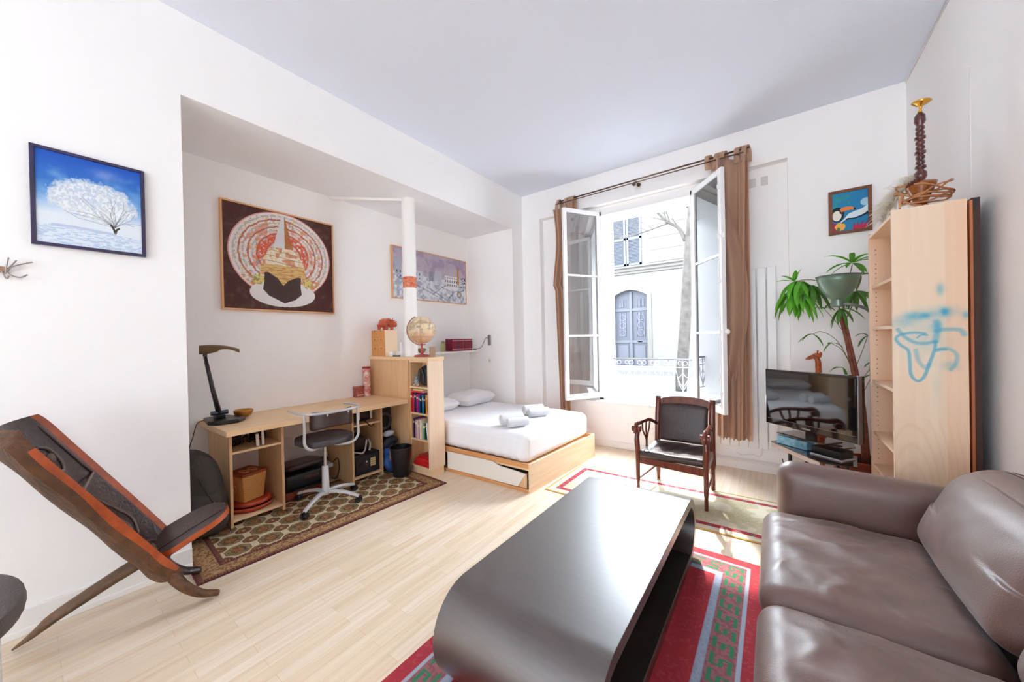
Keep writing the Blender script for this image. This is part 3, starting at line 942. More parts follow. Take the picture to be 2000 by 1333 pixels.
def skin_blob(name, nodes, edges, material, parent, sub=2):
    me = bpy.data.meshes.new(name)
    P = [Vector(n_[0]) for n_ in nodes]
    lo = Vector((sum(p.x for p in P)/len(P), sum(p.y for p in P)/len(P), min(p.z for p in P)))
    me.from_pydata([tuple(p-lo) for p in P], edges, [])
    me.materials.append(material)
    o = bpy.data.objects.new(name, me); COL.objects.link(o); o.location = lo
    if parent is not None:
        o.parent = parent; o.matrix_parent_inverse = mw(parent).inverted()
    MW[o.name] = Matrix.Translation(lo)
    sk = o.modifiers.new('skin', 'SKIN'); sk.use_smooth_shade = True
    for i, n_ in enumerate(nodes):
        r = n_[1]
        me.skin_vertices[0].data[i].radius = (r, r) if not isinstance(r, tuple) else r
        me.skin_vertices[0].data[i].use_root = (i == 0)
    ss = o.modifiers.new('sub', 'SUBSURF'); ss.levels = sub; ss.render_levels = sub
    return o
hx, hy = -3.82, 2.64
def HP(a, b, z): return (hx+a*0.93+b*0.3, hy+a*-0.0+b, HZ+z)
mb = MB()
mb.ell(HP(-0.035, 0, 0.088), 0.105, 0.052, 0.058, 20, 12, p=0.9)
mb.ell(HP(0.04, 0, 0.088), 0.072, 0.050, 0.056, 18, 12)
mb.ell(HP(0.11, 0, 0.085), 0.052, 0.038, 0.042, 16, 10)
mb.ell(HP(0.155, 0, 0.068), 0.040, 0.040, 0.034, 16, 10)
mb.ell(HP(0.168, 0, 0.055), 0.030, 0.038, 0.026, 14, 8)
for a in (-0.1, 0.06):
    for b in (-0.03, 0.03):
        mb.lathe([(0.019, 0), (0.021, 0.012), (0.02, 0.03), (0.03, 0.07)], HP(a, b, 0), 12)
body = mb.build('hippo_body', M_hip, hp)
rm = body.modifiers.new('remesh', 'REMESH'); rm.mode = 'VOXEL'; rm.voxel_size = 0.0045; rm.use_smooth_shade = True
sm_ = body.modifiers.new('smooth', 'SMOOTH'); sm_.iterations = 6; sm_.factor = 0.6
for b in (-0.024, 0.024):
    MB().ell(HP(0.088, b, 0.128), 0.010, 0.006, 0.014, 10, 6).build('ear', M_hip, hp, smooth=True)
    MB().ell(HP(0.128, b*1.1, 0.112), 0.006, 0.005, 0.006, 8, 6).build('eye', M_blackm, hp, smooth=True)
    MB().ell(HP(0.172, b*0.8, 0.098), 0.008, 0.008, 0.006, 8, 6).build('nostril', M_hip, hp, smooth=True)

MB().lathe([(0.02, 0), (0.03, 0.012), (0.034, 0.06), (0.031, 0.06), (0.028, 0.015)], (-3.645, 2.585, TZ), 18).build('white_cup', M_trim, smooth=True)
tag(bpy.data.objects['white_cup'], 'small white cup at the foot of the mini drawers', 'cup')
tag(MB().box(-3.60, -3.50, 2.56, 2.60, TZ, TZ+0.014).build('pen_tray', M_black, bevel=0.003), 'small flat black tray on the divider right of the white cup', 'tray')
tag(MB().box(-3.595, -3.52, 2.61, 2.64, TZ, TZ+0.055).build('white_card_box', M_trim, bevel=0.002), 'low white card box behind the small black tray on the divider', 'box')
wb = MB().box(-3.51, -3.475, 2.60, 2.70, TZ, TZ+0.165)
tag(wb.build('white_file_box', mat('file_white', 'eceaf0', 0.5), bevel=0.003), 'narrow white file box standing against the white column', 'box')

gl = thing('globe', (-3.135, 2.61, TZ), 'antique-coloured desk globe with bronze arm on a red base', 'globe')
def globe_ball():
    c = Vector((-3.135, 2.61, TZ+0.295)); r = 0.152
    mb = MB().ell(c, r, r, r, 56, 36)
    o = mb.build('globe_ball', mat('antique_map', 'ffffff', 0.35, attr=True, coat=0.3), gl, smooth=True)
    V = np.array([tuple(Vector(v)-c) for v in mb.v])/r
    a = np.arctan2(V[:, 1], V[:, 0])*1.6; z = V[:, 2]*1.5
    n1 = fbm(a+5, z+5, 1.9); n2 = fbm(a+2, z+8, 6)
    col = np.tile(C('e2cda6'), (len(V), 1)) + (n2[:, None]-0.5)*0.12
    col = mixc(col, C('bfa27c'), (n1 > 0.53)*0.7)
    col = mixc(col, C('8c8f9a'), (np.abs(n1-0.60) < 0.02)*0.8*(V[:, 2] > -0.3))
    col = mixc(col, C('c98a55'), (np.abs(n1-0.53) < 0.012)*0.7)
    col = mixc(col, C('dda98a'), np.clip(-V[:, 2]*1.2, 0, 0.6))
    g = np.minimum(np.abs((np.arctan2(V[:, 1], V[:, 0])*6/PI) % 1-0.5), np.abs((V[:, 2]*5) % 1-0.5))
    col = mixc(col, C('a88a66'), (g < 0.012)*0.5)
    col = np.clip(col, 0, 1); col = np.where(col <= 0.04045, col/12.92, ((col+0.055)/1.055)**2.4)
    cc = np.ones((len(V), 4)); cc[:, :3] = col
    at = o.data.color_attributes.new('Col', 'FLOAT_COLOR', 'POINT'); at.data.foreach_set('color', cc.ravel().astype(np.float32))
    return c, r
gc, gr = globe_ball()
M_brz = mat('bronze', '9a6a48', 0.35, metal=0.7)
ax = Vector((-0.80, -0.59, 0)).normalized()   # direction of picture-left
pts = []
for i in range(25):
    t = math.radians(-104 + i*(104+66)/24)
    pts.append(gc + (ax*math.cos(t) + Vector((0, 0, 1))*math.sin(t))*(gr+0.011))
MB().tube(pts, 0.0055, 8).build('meridian_arm', M_brz, gl, smooth=True)
MB().lathe([(0.012, 0), (0.018, 0.03), (0.010, 0.055), (0.010, 0.095), (0.016, 0.112), (0.012, 0.13)], gc-Vector((0, 0, 0.27)), 16).build('stem', mat('red_lacquer', 'b22a1e', 0.3, coat=0.4), gl, smooth=True)
MB().lathe([(0.088, 0), (0.088, 0.012), (0.078, 0.022), (0.03, 0.028), (0.012, 0.036)], (-3.135, 2.61, TZ), 28).build('globe_base', mat('red_brown_lacquer', 'a5402a', 0.35, coat=0.3), gl, smooth=True, auto=50)
fr = MB().box(-3.005, -2.985, 2.60, 2.67, TZ, TZ+0.11)
tag(fr.build('small_photo_frame', mat('frame_bronze', '9c7a58', 0.5), bevel=0.002), 'small bronze frame seen edge-on at the right of the globe', 'frame')

# ---- wall shelf beyond the divider
wsh = MB().box(XB2, -3.72, 2.90, 4.21, 1.262, 1.286)
tag(wsh.build('wall_shelf', M_trim, bevel=0.002), 'narrow white shelf on the alcove wall above the pillows', 'shelf')
M_brass = mat('old_brass', '8a8050', 0.4, metal=0.7)
sc_ = thing('brass_lamp', (-3.80, 3.13, 1.286), 'small aged brass oil lamp with curved handle beside the globe', 'ornament')
cx_, cy_ = -3.80, 3.16
MB().lathe([(0.03, 0), (0.045, 0.02), (0.06, 0.045), (0.052, 0.06), (0.03, 0.066)], (cx_, cy_, 1.286), 18).build('lamp_bowl', M_brass, sc_, smooth=True)
MB().tube(spline([(cx_-0.05, cy_-0.01, 1.33), (cx_-0.07, cy_-0.04, 1.40), (cx_-0.03, cy_-0.03, 1.47), (cx_+0.02, cy_-0.0, 1.48)]), 0.006, 8).build('handle', M_brass, sc_, smooth=True)
MB().ell((cx_+0.03, cy_, 1.482), 0.022, 0.018, 0.015, 10, 8).build('flame_guard', M_brass, sc_, smooth=True)
jr = thing('storage_jar', (-3.83, 3.63, 1.286), 'little jar with green and orange label left of the red book set', 'jar')
MB().lathe([(0.036, 0), (0.038, 0.01), (0.038, 0.11), (0.03, 0.12)], (-3.86, 3.60, 1.286), 18).build('jar_body', mat('jar_label', '9cc08c', 0.4, col2='c98a5a', vscale=18, stretch=(0.3, 0.3, 1)), jr, smooth=True)
MB().lathe([(0.032, 0), (0.032, 0.02), (0.012, 0.032)], (-3.86, 3.60, 1.4065), 16).build('jar_lid', mat('jar_lid_grey', '8c8478', 0.5), jr, smooth=True, auto=40)
y = 3.665
for i in range(12):
    c = ['7a1232', '8e1626', '7a1232', '5c1438', '861430', '7a1232', '92202c', '6a1230', '861430', '7a1232', '8a1428', '5c1024'][i]
    w_ = 0.0355
    r_ = thing('book', (-3.80, y+w_/2, 1.286), 'dark red bound volume, %s from the left in the twelve-volume set' % ordn[i], 'book', 'red bound set on the wall shelf')
    MB().box(-3.88, -3.735, y, y+w_-0.002, 1.2865, 1.465).build('cover', mat('cover_'+c, c, 0.4), r_, bevel=0.003)
    for za in (1.435, 1.31): MB().box(-3.7349, -3.734, y+0.004, y+w_-0.006, za, za+0.012).build('gilt_band', mat('gilt', 'd9a0a8', 0.4), r_)
    y += w_
# reading light on the alcove end wall
rl = thing('reading_light', (-3.56, YA, 1.36), 'grey metal wall reading light with flexible arm near the red books', 'wall lamp')
M_gm = mat('satin_grey_metal', 'a29c99', 0.35, metal=0.6)
MB().cushion((-3.56, YA-0.012, 1.44), 0.06, 0.022, 0.16, n=6, r=0.9).build('wall_plate', M_gm, rl, smooth=True)
MB().tube(spline([(-3.57, YA-0.02, 1.47), (-3.60, YA-0.05, 1.475), (-3.625, YA-0.06, 1.42), (-3.67, YA-0.065, 1.34), (-3.72, YA-0.07, 1.315), (-3.79, YA-0.07, 1.30)]), 0.0055, 8).build('flexible_arm', M_gm, rl, smooth=True)
MB().cyl((-3.78, YA-0.07, 1.302), (-3.835, YA-0.07, 1.293), 0.010, 0.016, 12).build('light_head', M_gm, rl, smooth=True, auto=40)
skt = thing('wall_socket', (-3.565, YA, 1.10), 'small white wall socket plate below the reading light', 'socket')
MB().box(-3.60, -3.53, YA-0.008, YA, 1.085, 1.155).build('plate', M_trim, skt, bevel=0.003)
MB().cyl((-3.565, YA-0.0085, 1.12), (-3.565, YA-0.0075, 1.12), 0.02, n=16).build('socket_hole', mat('socket_shadow', 'd0cdc8', 0.5), skt)

# ---- things on the desk
tn = thing('red_tube_tin', (-3.935, 2.43, ZD), 'tall red and white patterned tube tin standing in the desk corner', 'tin')
def tinmat():
    return mat('tin_print', 'b8231c', 0.35, col2='f0dcd2', vscale=26, detail=1.5, stretch=(1, 1, 0.8), coat=0.3)
MB().lathe([(0.045, 0), (0.045, 0.34)], (-3.935, 2.432, ZD), 26).build('tin_body', tinmat(), tn, smooth=True, auto=40)
MB().lathe([(0.0465, 0), (0.0465, 0.022), (0.04, 0.024)], (-3.935, 2.432, ZD+0.325), 26).build('tin_lid', mat('tin_lid_red', 'a52018', 0.3), tn, smooth=True, auto=40)
MB().lathe([(0.0457, 0), (0.0457, 0.006)], (-3.935, 2.432, ZD+0.105), 26).build('rim', mat('tin_lid_red', 'a52018', 0.3), tn, smooth=True, auto=40)
bx = thing('red_gift_box', (-3.94, 2.33, ZD), 'small dark red patterned box beside the tall tin', 'box')
MB().box(-3.985, -3.90, 2.285, 2.375, ZD, ZD+0.125).build('box_body', mat('box_dark_red', '8c2320', 0.45, col2='b5756a', vscale=40), bx, bevel=0.002)
mb = MB()
for k in range(5): mb.box(-3.8998, -3.8992, 2.292+k*0.016, 2.302+k*0.016, ZD+0.02, ZD+0.032)
mb.build('printed_marks', mat('print_pale', 'edd9cf', 0.5), bx)
# lamp
lp = thing('desk_lamp', (-3.72, 0.98, ZD), 'black desk lamp with bronze shade at the left end of the desk', 'desk lamp')
poly = [(-3.90, 0.90), (-3.66, 0.87), (-3.585, 0.91), (-3.56, 1.05), (-3.64, 1.12), (-3.90, 1.06)]
mb = MB().prism([(x, y, ZD) for x, y in poly], (0, 0, 0.032))
mb.build('lamp_base', M_black, lp, bevel=0.008)
lb = Vector((-3.75, 0.97, ZD+0.032))
MB().box(lb.x-0.045, lb.x+0.045, lb.y-0.03, lb.y+0.035, lb.z, lb.z+0.03).build('pivot_block', M_black, lp, bevel=0.006)
MB().cyl(lb+Vector((0.0, -0.055, 0.045)), lb+Vector((0.0, 0.06, 0.045)), 0.018, n=16).build('pivot_knob', mat('steel_blue', '4a4f5e', 0.3, metal=0.6), lp, smooth=True, auto=40)
tp = Vector((-3.74, 0.885, 1.355))
MB().tube([lb+Vector((0, 0.0, 0.04)), lb.lerp(tp, 0.5), tp], [0.020, 0.016, 0.013], 10).build('lamp_stem', mat('stem_black', '2a2424', 0.25, coat=0.3), lp, smooth=True)
MB().tube(spline([tp, tp+Vector((0.0, 0.004, 0.035)), tp+Vector((0.01, 0.03, 0.055))]), 0.014, 10).build('lamp_neck', M_black, lp, smooth=True)
mb = MB()      # shade: long shallow hood
u_, n_k = Vector((0.24, 0.97, 0)).normalized(), 16
v_ = Vector((u_.y, -u_.x, 0))
for i in range(n_k+1):
    t = i/n_k
    hw = 0.052*math.sin(PI*min(1, 0.10+t*0.86))**0.6+0.012
    for j in range(9):
        a = -1+2*j/8
        mb.v.append(tuple(Vector((-3.72, 0.845, 1.452))+u_*(0.255*t)+v_*(hw*a)+Vector((0, 0, -(0.066-0.040*t)*a*a*(1 if t < 0.5 else 0.8)-0.018*(t-0.35)**2*4-0.012*t-0.010*math.sin(t*7)*abs(a)))))
for i in range(n_k):
    for j in range(8):
        a = i*9+j; mb.f.append((a, a+1, a+10, a+9)); mb.m.append(0)
mb.build('lamp_shade', mat('bronze_shade', '6d5233', 0.35, metal=0.3), lp, smooth=True, solid=0.006)
MB().cyl((-3.70, 0.90, 1.425), (-3.665, 1.05, 1.418), 0.012, n=10).build('bulb', M_trim, lp, smooth=True, auto=40)
tag(MB().tube(spline([(-3.88, 0.90, ZD+0.012), (-3.93, 0.865, ZD-0.02), (-3.94, 0.84, 0.68), (-3.95, 0.82, 0.6), (-3.95, 0.80, 0.45), (-3.93, 0.78, 0.25)]), 0.003, 6).build('lamp_cord', M_blackm, smooth=True),
    'thin black lamp cord hanging down the wall beside the backpack', 'cord')
bw = MB().lathe([(0.02, 0), (0.035, 0.004), (0.062, 0.025), (0.072, 0.055), (0.069, 0.067), (0.066, 0.067), (0.067, 0.054), (0.057, 0.027), (0.03, 0.01)], (-3.80, 1.155, ZD), 30)
tag(bw.build('brass_bowl', mat('hammered_brass', 'b07a3c', 0.28, metal=0.75, bump=0.2, bscale=45), smooth=True), 'hammered brass singing bowl behind the desk lamp base', 'bowl')

# ---- inside the left desk unit
bsk = thing('wicker_basket', (-3.62, 1.10, 0.13), 'honey coloured wicker basket with looped lid handles in the left desk unit', 'basket')
def wicker():
    if 'wicker' in MATS: return MATS['wicker']
    m = bpy.data.materials.new('wicker'); m.use_nodes = True; nt = m.node_tree; b = nt.nodes['Principled BSDF']; L = nt.links.new
    tc = _n(nt, 'ShaderNodeTexCoord'); mp = _n(nt, 'ShaderNodeMapping')
    L(tc.outputs['Object'], mp.inputs['Vector'])
    br = _n(nt, 'ShaderNodeTexChecker'); br.inputs['Scale'].default_value = 95
    br.inputs['Color1'].default_value = (*lin('d69c5a'), 1); br.inputs['Color2'].default_value = (*lin('ac6a34'), 1)
    mp.inputs['Scale'].default_value = (1, 1, 1.6)
    L(mp.outputs['Vector'], br.inputs['Vector']); L(br.outputs['Color'], b.inputs['Base Color'])
    bp = _n(nt, 'ShaderNodeBump'); bp.inputs['Distance'].default_value = 0.004; bp.inputs['Strength'].default_value = 0.6
    L(br.outputs['Fac'], bp.inputs['Height']); L(bp.outputs['Normal'], b.inputs['Normal']); b.inputs['Roughness'].default_value = 0.55
    MATS['wicker'] = m; return m
M_wk = wicker()
ca, sa = math.cos(0.30), math.sin(0.30)
def BK(a, b, z): return (-3.615+a*ca+b*sa*-1, 1.108+a*sa+b*ca, z)
b0, b1, zb, zt = 0.070, 0.092, 0.150, 0.365
P = [BK(sx*b0*1.3, sy*b0*1.15, zb) for sx, sy in ((-1, -1), (1, -1), (1, 1), (-1, 1))]+[BK(sx*b1*1.15, sy*b1*1.1, zt) for sx, sy in ((-1, -1), (1, -1), (1, 1), (-1, 1))]
MB().add(P, [(0, 3, 2, 1), (4, 5, 6, 7), (0, 1, 5, 4), (1, 2, 6, 5), (2, 3, 7, 6), (3, 0, 4, 7)]).build('basket_body', M_wk, bsk, bevel=0.008)
P = [BK(sx*b1*1.2, sy*b1*1.15, z) for z in (zt+0.0005, zt+0.02) for sx, sy in ((-1, -1), (1, -1), (1, 1), (-1, 1))]
MB().add(P, [(0, 3, 2, 1), (4, 5, 6, 7), (0, 1, 5, 4), (1, 2, 6, 5), (2, 3, 7, 6), (3, 0, 4, 7)]).build('basket_lid', mat('dark_wicker', '8a3c1e', 0.5, bump=0.6, bscale=120), bsk, bevel=0.005)
for b in (-0.04, 0.03):
    MB().tube([BK(0.03+0.05*math.cos(q*PI/7), b+0.022*math.sin(q*PI/7), zt+0.026) for q in range(14)], 0.0045, 6, close=True).build('lid_loop', mat('peel_cane', 'c77f52', 0.5), bsk, smooth=True)
MB().tube([BK(0.02+0.02*math.cos(q*PI/6), -b1*1.12-0.006, 0.27+0.025*math.sin(q*PI/6)) for q in range(12)], 0.0045, 6, close=True).build('side_loop', mat('peel_cane', 'c77f52', 0.5), bsk, smooth=True)
ty = thing('lacquer_tray', (-3.63, 1.14, 0.066), 'round red lacquer tray stack under the wicker basket', 'tray')
M_lac = mat('orange_red_lacquer', 'a8381c', 0.3, coat=0.4)
MB().lathe([(0.13, 0), (0.152, 0.012), (0.158, 0.035), (0.150, 0.04), (0.145, 0.026)], (-3.622, 1.142, 0.066), 40).build('tray_base', M_lac, ty, smooth=True)
MB().lathe([(0.13, 0.0), (0.147, 0.008), (0.15, 0.028), (0.135, 0.04), (0.10, 0.043)], (-3.622, 1.142, 0.1065), 40).build('tray_lid', M_lac, ty, smooth=True)
cab = thing('cable_pile', (-3.68, 1.14, 0.60), 'tangle of black chargers and cables on the top shelf of the left desk unit', 'cables')
mb = MB()
for k in range(9):
    c0 = Vector((-3.60-0.08*random.random(), 0.99+0.028*k, 0.625)); pts = []
    for i in range(7):
        pts.append(c0+Vector((random.uniform(-.07, .1), random.uniform(-.03, .05), random.uniform(-.012, .10))))
    pts = [Vector((p.x, min(max(p.y, 0.98), 1.30), max(p.z, 0.606))) for p in pts]
    mb.tube(spline(pts, 5), 0.004, 6)
mb.build('cables', M_black, cab, smooth=True)
tag(MB().cushion((-3.68, 1.04, 0.652), 0.16, 0.10, 0.10, n=5, r=0.4).build('camera_case', M_blackm, smooth=True), 'small black padded case among the cables in the left desk unit', 'case')
tag(MB().cyl((-3.485, 1.155, 0.602), (-3.485, 1.15, 0.70), 0.012, n=12).build('white_adapter', M_trim, smooth=True, auto=40), 'white stick adapter, the left one on the top shelf of the left desk unit', 'adapter', 'white adapters in the left desk unit')
tag(MB().cyl((-3.49, 1.195, 0.602), (-3.50, 1.195, 0.735), 0.010, n=12).build('white_adapter', M_trim, smooth=True, auto=40), 'white stick adapter, the right taller one on the top shelf of the left desk unit', 'adapter', 'white adapters in the left desk unit')
# printer, scanner and box under the desk middle
tag(MB().box(-3.95, -3.60, 1.40, 1.80, 0.01, 0.075).build('cardboard_box', mat('brown_card', '8c4028', 0.6, var=0.3, vscale=12), bevel=0.002), 'low red-brown box on the rug beneath the printer', 'box')
pr = thing('printer', (-3.72, 1.62, 0.08), 'black desktop printer under the middle of the desk', 'printer')
MB().cushion((-3.78, 1.60, 0.155), 0.36, 0.40, 0.145, n=6, r=0.2).build('printer_body', M_black, pr, smooth=True)
MB().box(-3.60, -3.565, 1.46, 1.76, 0.085, 0.10).build('paper_tray', M_black, pr, bevel=0.002)
MB().box(-3.602, -3.5985, 1.56, 1.70, 0.165, 0.195).build('printed_label', mat('printer_panel', '4a2a2c', 0.4), pr)
lt = thing('laptop_case', (-3.70, 1.62, 0.232), 'dark brown slim case resting at a slant on the printer', 'case')
Mr = Matrix.Rotation(math.radians(-7), 3, 'Y') @ Matrix.Rotation(0.12, 3, 'Z')
MB().cushion((-3.76, 1.59, 0.275), 0.36, 0.39, 0.045, n=6, r=0.4, M=Mr).build('case_body', mat('dark_brown_plastic', '2d1818', 0.35), lt, smooth=True)
ps = thing('power_strip', (-3.90, 1.86, 0.12), 'white power strip with plugged adapters behind the office chair', 'power strip')
MB().box(-3.96, -3.72, 1.84, 1.90, 0.16, 0.20).build('strip_body', M_whitem, ps, bevel=0.005)
MB().box(-3.86, -3.81, 1.845, 1.895, 0.2005, 0.30).build('adapter', M_whitem, ps, bevel=0.006)
MB().tube(spline([(-3.75, 1.90, 0.18), (-3.70, 1.935, 0.24), (-3.68, 1.94, 0.14), (-3.72, 1.93, 0.03), (-3.80, 1.92, 0.016)]), 0.004, 6).build('power_cord', M_black, ps, smooth=True)
# ---- right desk unit: safe, tools, cap
sf = thing('safe', (-3.68, 2.13, 0.066), 'small black electronic safe with yellow keypad in the right desk unit', 'safe')
MB().box(-3.93, -3.475, 1.981, 2.279, 0.067, 0.275).build('safe_body', M_black, sf, bevel=0.004)
MB().box(-3.4745, -3.466, 2.00, 2.262, 0.085, 0.255).build('safe_door', mat('safe_door_grey', '26242a', 0.4), sf, bevel=0.003)
for r in range(4):
    for c_ in range(3):
        MB().box(-3.4655, -3.461, 2.165+c_*0.021, 2.181+c_*0.021, 0.135+r*0.022, 0.152+r*0.022).build('key', mat('key_yellow', 'e2cf8e', 0.4), sf)
MB().cyl((-3.4655, 2.055, 0.175), (-3.452, 2.055, 0.175), 0.020, n=18).build('dial', M_black, sf, smooth=True, auto=40)
MB().prism([(-3.4655, 2.11, 0.185), (-3.4655, 2.134, 0.185), (-3.4655, 2.122, 0.207)], (0.002, 0, 0)).build('printed_triangle', mat('print_pale', 'edd9cf', 0.5), sf)
MB().box(-3.4655, -3.4645, 2.105, 2.14, 0.14, 0.17).build('printed_label', mat('printer_panel', '4a2a2c', 0.4), sf)
hb = thing('handbag', (-3.66, 2.12, 0.276), 'slumped dark bag with pale straps on top of the safe', 'bag')
mb = MB().cushion((-3.70, 2.12, 0.36), 0.25, 0.24, 0.16, n=8, r=0.8, fn=lambda q, h: q+Vector((0, 0, 0.02*math.sin(q.x*40)*math.cos(q.y*35))))
mb.build('bag_body', mat('dark_brown_bag', '2e2020', 0.6, bump=0.4, bscale=30), hb, smooth=True)
MB().tube(spline([(-3.56, 2.02, 0.30), (-3.50, 2.04, 0.30), (-3.49, 2.09, 0.285), (-3.50, 2.13, 0.32), (-3.54, 2.17, 0.40)]), 0.009, 8).build('strap', mat('pale_strap', 'b3a7a4', 0.6), hb, smooth=True)
MB().tube(spline([(-3.56, 2.2, 0.40), (-3.50, 2.19, 0.36), (-3.48, 2.165, 0.30)]), 0.010, 8).build('strap', mat('pale_strap', 'b3a7a4', 0.6), hb, smooth=True)
bb = thing('sport_bag', (-3.62, 2.13, 0.601), 'dark maroon sports bag with white stripes on the upper right desk shelf', 'bag')
MB().cushion((-3.67, 2.13, 0.674), 0.33, 0.25, 0.14, n=8, r=0.6).build('bag_body', mat('maroon_nylon', '2b151b', 0.5), bb, smooth=True)
for y_ in (2.06, 2.20):
    MB().box(-3.497, -3.489, y_-0.012, y_+0.012, 0.635, 0.725).build('white_stripe', mat('stripe_white', 'd6cfcd', 0.5), bb)
MB().tube(spline([(-3.50, 2.10, 0.65), (-3.455, 2.12, 0.61), (-3.44, 2.15, 0.575), (-3.445, 2.18, 0.56), (-3.46, 2.22, 0.60)]), 0.006, 6).build('strap', M_blackm, bb, smooth=True)
# ---- between unit and divider
sb = thing('speaker_box', (-3.70, 2.42, 0.33), 'tall black speaker box below the right end of the desk', 'speaker')
MB().box(-3.92, -3.58, 2.335, 2.505, 0.012, 0.735).build('speaker_body', M_blackm, sb, bevel=0.004)
coil = thing('cable_coil', (-3.565, 2.415, 0.45), 'grey cable wound in a coil hanging on the black speaker box', 'cable')
for r_ in (0.085, 0.068, 0.075):
    MB().tube([Vector((-3.568-0.004*random.random(), 2.415, 0.55))+Vector((random.uniform(0, 0.006), r_*math.cos(q*PI/12), r_*1.1*math.sin(q*PI/12))) for q in range(24)], 0.006, 6, close=True).build('cable_loop', mat('cable_grey', '4b4b50', 0.5), coil, smooth=True)
bl = thing('blue_rucksack', (-3.47, 2.40, 0.012), 'crumpled blue and black rucksack between the right desk unit and the bin', 'bag')
fnz = lambda q, h: q+Vector((0.018*math.sin(q.z*38+q.y*20), 0.01*math.sin(q.z*45), 0))
MB().cushion((-3.455, 2.405, 0.15), 0.13, 0.16, 0.28, n=12, r=0.7, fn=fnz).build('bag_body', mat('blue_nylon', '2f62b5', 0.5, col2='1d3560', vscale=12), bl, smooth=True)
MB().cushion((-3.46, 2.40, 0.335), 0.12, 0.16, 0.13, n=8, r=0.8, fn=fnz).build('bag_top', mat('navy_nylon', '1c2033', 0.5), bl, smooth=True)
MB().cushion((-3.46, 2.385, 0.43), 0.10, 0.09, 0.07, n=6, r=0.8, fn=fnz).build('crumpled_cloth', mat('grey_white_cloth', 'b7b9c8', 0.8), smooth=True)
tag(bpy.data.objects['crumpled_cloth'], 'crumpled pale grey cloth on top of the blue rucksack', 'cloth')
MB().cushion((-3.39, 2.37, 0.20), 0.02, 0.05, 0.10, n=4, r=0.5).build('badge', mat('badge_print', 'c9b49a', 0.6, col2='5b3a3a', vscale=60), bl, smooth=True)
MB().tube(spline([(-3.43, 2.37, 0.27), (-3.41, 2.41, 0.33), (-3.42, 2.45, 0.38)]), 0.010, 8).build('strap', mat('strap_slate', '3f4654', 0.6), bl, smooth=True)
bn = thing('waste_bin', (-3.25, 2.40, 0), 'plain black plastic waste bin in front of the divider', 'bin')
MB().lathe([(0.085, 0.0), (0.088, 0.01), (0.112, 0.305), (0.108, 0.305), (0.084, 0.016), (0.02, 0.014)], (-3.255, 2.395, 0.008), 32).build('bin_body', M_black, bn, smooth=True, auto=50)
MB().tube([(-3.255+0.112*math.cos(q*PI/16), 2.395+0.112*math.sin(q*PI/16), 0.314) for q in range(32)], 0.005, 8, close=True).build('bin_rim', M_black, bn, smooth=True)
# ---- backpack by the wall end
bp_ = thing('backpack', (-3.50, 0.80, 0), 'dark grey-brown backpack slumped between the wall corner and the desk', 'backpack')
M_bpk = mat('dark_olive_canvas', '3a3430', 0.75, bump=0.4, bscale=120, var=0.2, vscale=8)
def fbp(q, h):
    k = (q.z/h.z)
    return Vector((q.x*(1-0.12*k), q.y*(1-0.30*max(0, k)**2)-0.04*k, q.z))
MB().cushion((-3.50, 0.775, 0.34), 0.34, 0.29, 0.66, n=14, r=0.9, fn=fbp).build('bag_body', M_bpk, bp_, smooth=True)
MB().cushion((-3.36, 0.76, 0.22), 0.10, 0.22, 0.32, n=10, r=0.9).build('front_pocket', M_bpk, bp_, smooth=True)
MB().tube(spline([(-3.38, 0.70, 0.60), (-3.335, 0.75, 0.45), (-3.312, 0.80, 0.32), (-3.305, 0.82, 0.24)]), 0.005, 6).build('zip', M_blackm, bp_, smooth=True)
MB().tube(spline([(-3.31, 0.815, 0.30), (-3.298, 0.83, 0.27), (-3.30, 0.84, 0.22)]), 0.007, 6).build('buckle', M_gm, bp_, smooth=True)
# ================================================================= BED
bed = thing('bed', (-2.85, 3.44, 0), 'low birch storage bed with white fitted sheet in the alcove', 'bed')
FA, FB, FC, FD = Vector((-1.85, 2.785, 0)), Vector((-1.775, 4.10, 0)), Vector((-3.97, 4.16, 0)), Vector((-3.97, 2.755, 0))
Z = Vector((0, 0, 1))
# foot board, near rails, far side, head side
MB().prism([FA, FB, FB+Vector((-0.022, 0, 0)), FA+Vector((-0.022, 0, 0))], (0, 0, 0.275)).build('foot_board', wood('birch_foot', 'e3c19c', 'edd2b2', 0.4, 'y', 0.4, bump=0.02), bed, bevel=0.002)
E1 = FA+Vector((-0.0225, 0, 0))
MB().prism([E1, E1+Vector((0, 0.02, 0)), FD+Vector((0, 0.02, 0)), FD], (0, 0, 0.030)).build('lower_rail', wood('birch_rail', 'c98a52', 'd99f66', 0.4, 'x', 0.4, bump=0.02), bed)
MB().prism([E1+Z*0.228, E1+Vector((0, 0.02, 0.228)), FD+Vector((0, 0.02, 0.228)), FD+Z*0.228], (0, 0, 0.042)).build('upper_rail', wood('birch_rail', 'c98a52', 'd99f66', 0.4, 'x', 0.4, bump=0.02), bed)
MB().prism([FB+Vector((-0.0225, 0, 0)), FB+Vector((-0.0225, -0.02, 0)), FC+Vector((0, -0.02, 0)), FC], (0, 0, 0.27)).build('side_board', wood('birch_rail', 'c98a52', 'd99f66', 0.4, 'x', 0.4, bump=0.02), bed)
MB().prism([E1+Vector((0, 0.021, 0.20)), FB+Vector((-0.0225, -0.021, 0.20)), FC+Vector((0, -0.021, 0.20)), FD+Vector((0, 0.021, 0.20))], (0, 0, 0.03)).build('bed_base', M_birch, bed)
def dy(x): return lerp(2.785, 2.755, (x+1.85)/(-2.12))
pp = [(-2.94, 0.032), (-2.0, 0.036), (-1.905, 0.172), (-2.20, 0.190), (-2.245, 0.200), (-2.285, 0.2185), (-2.315, 0.2245), (-2.94, 0.219)]
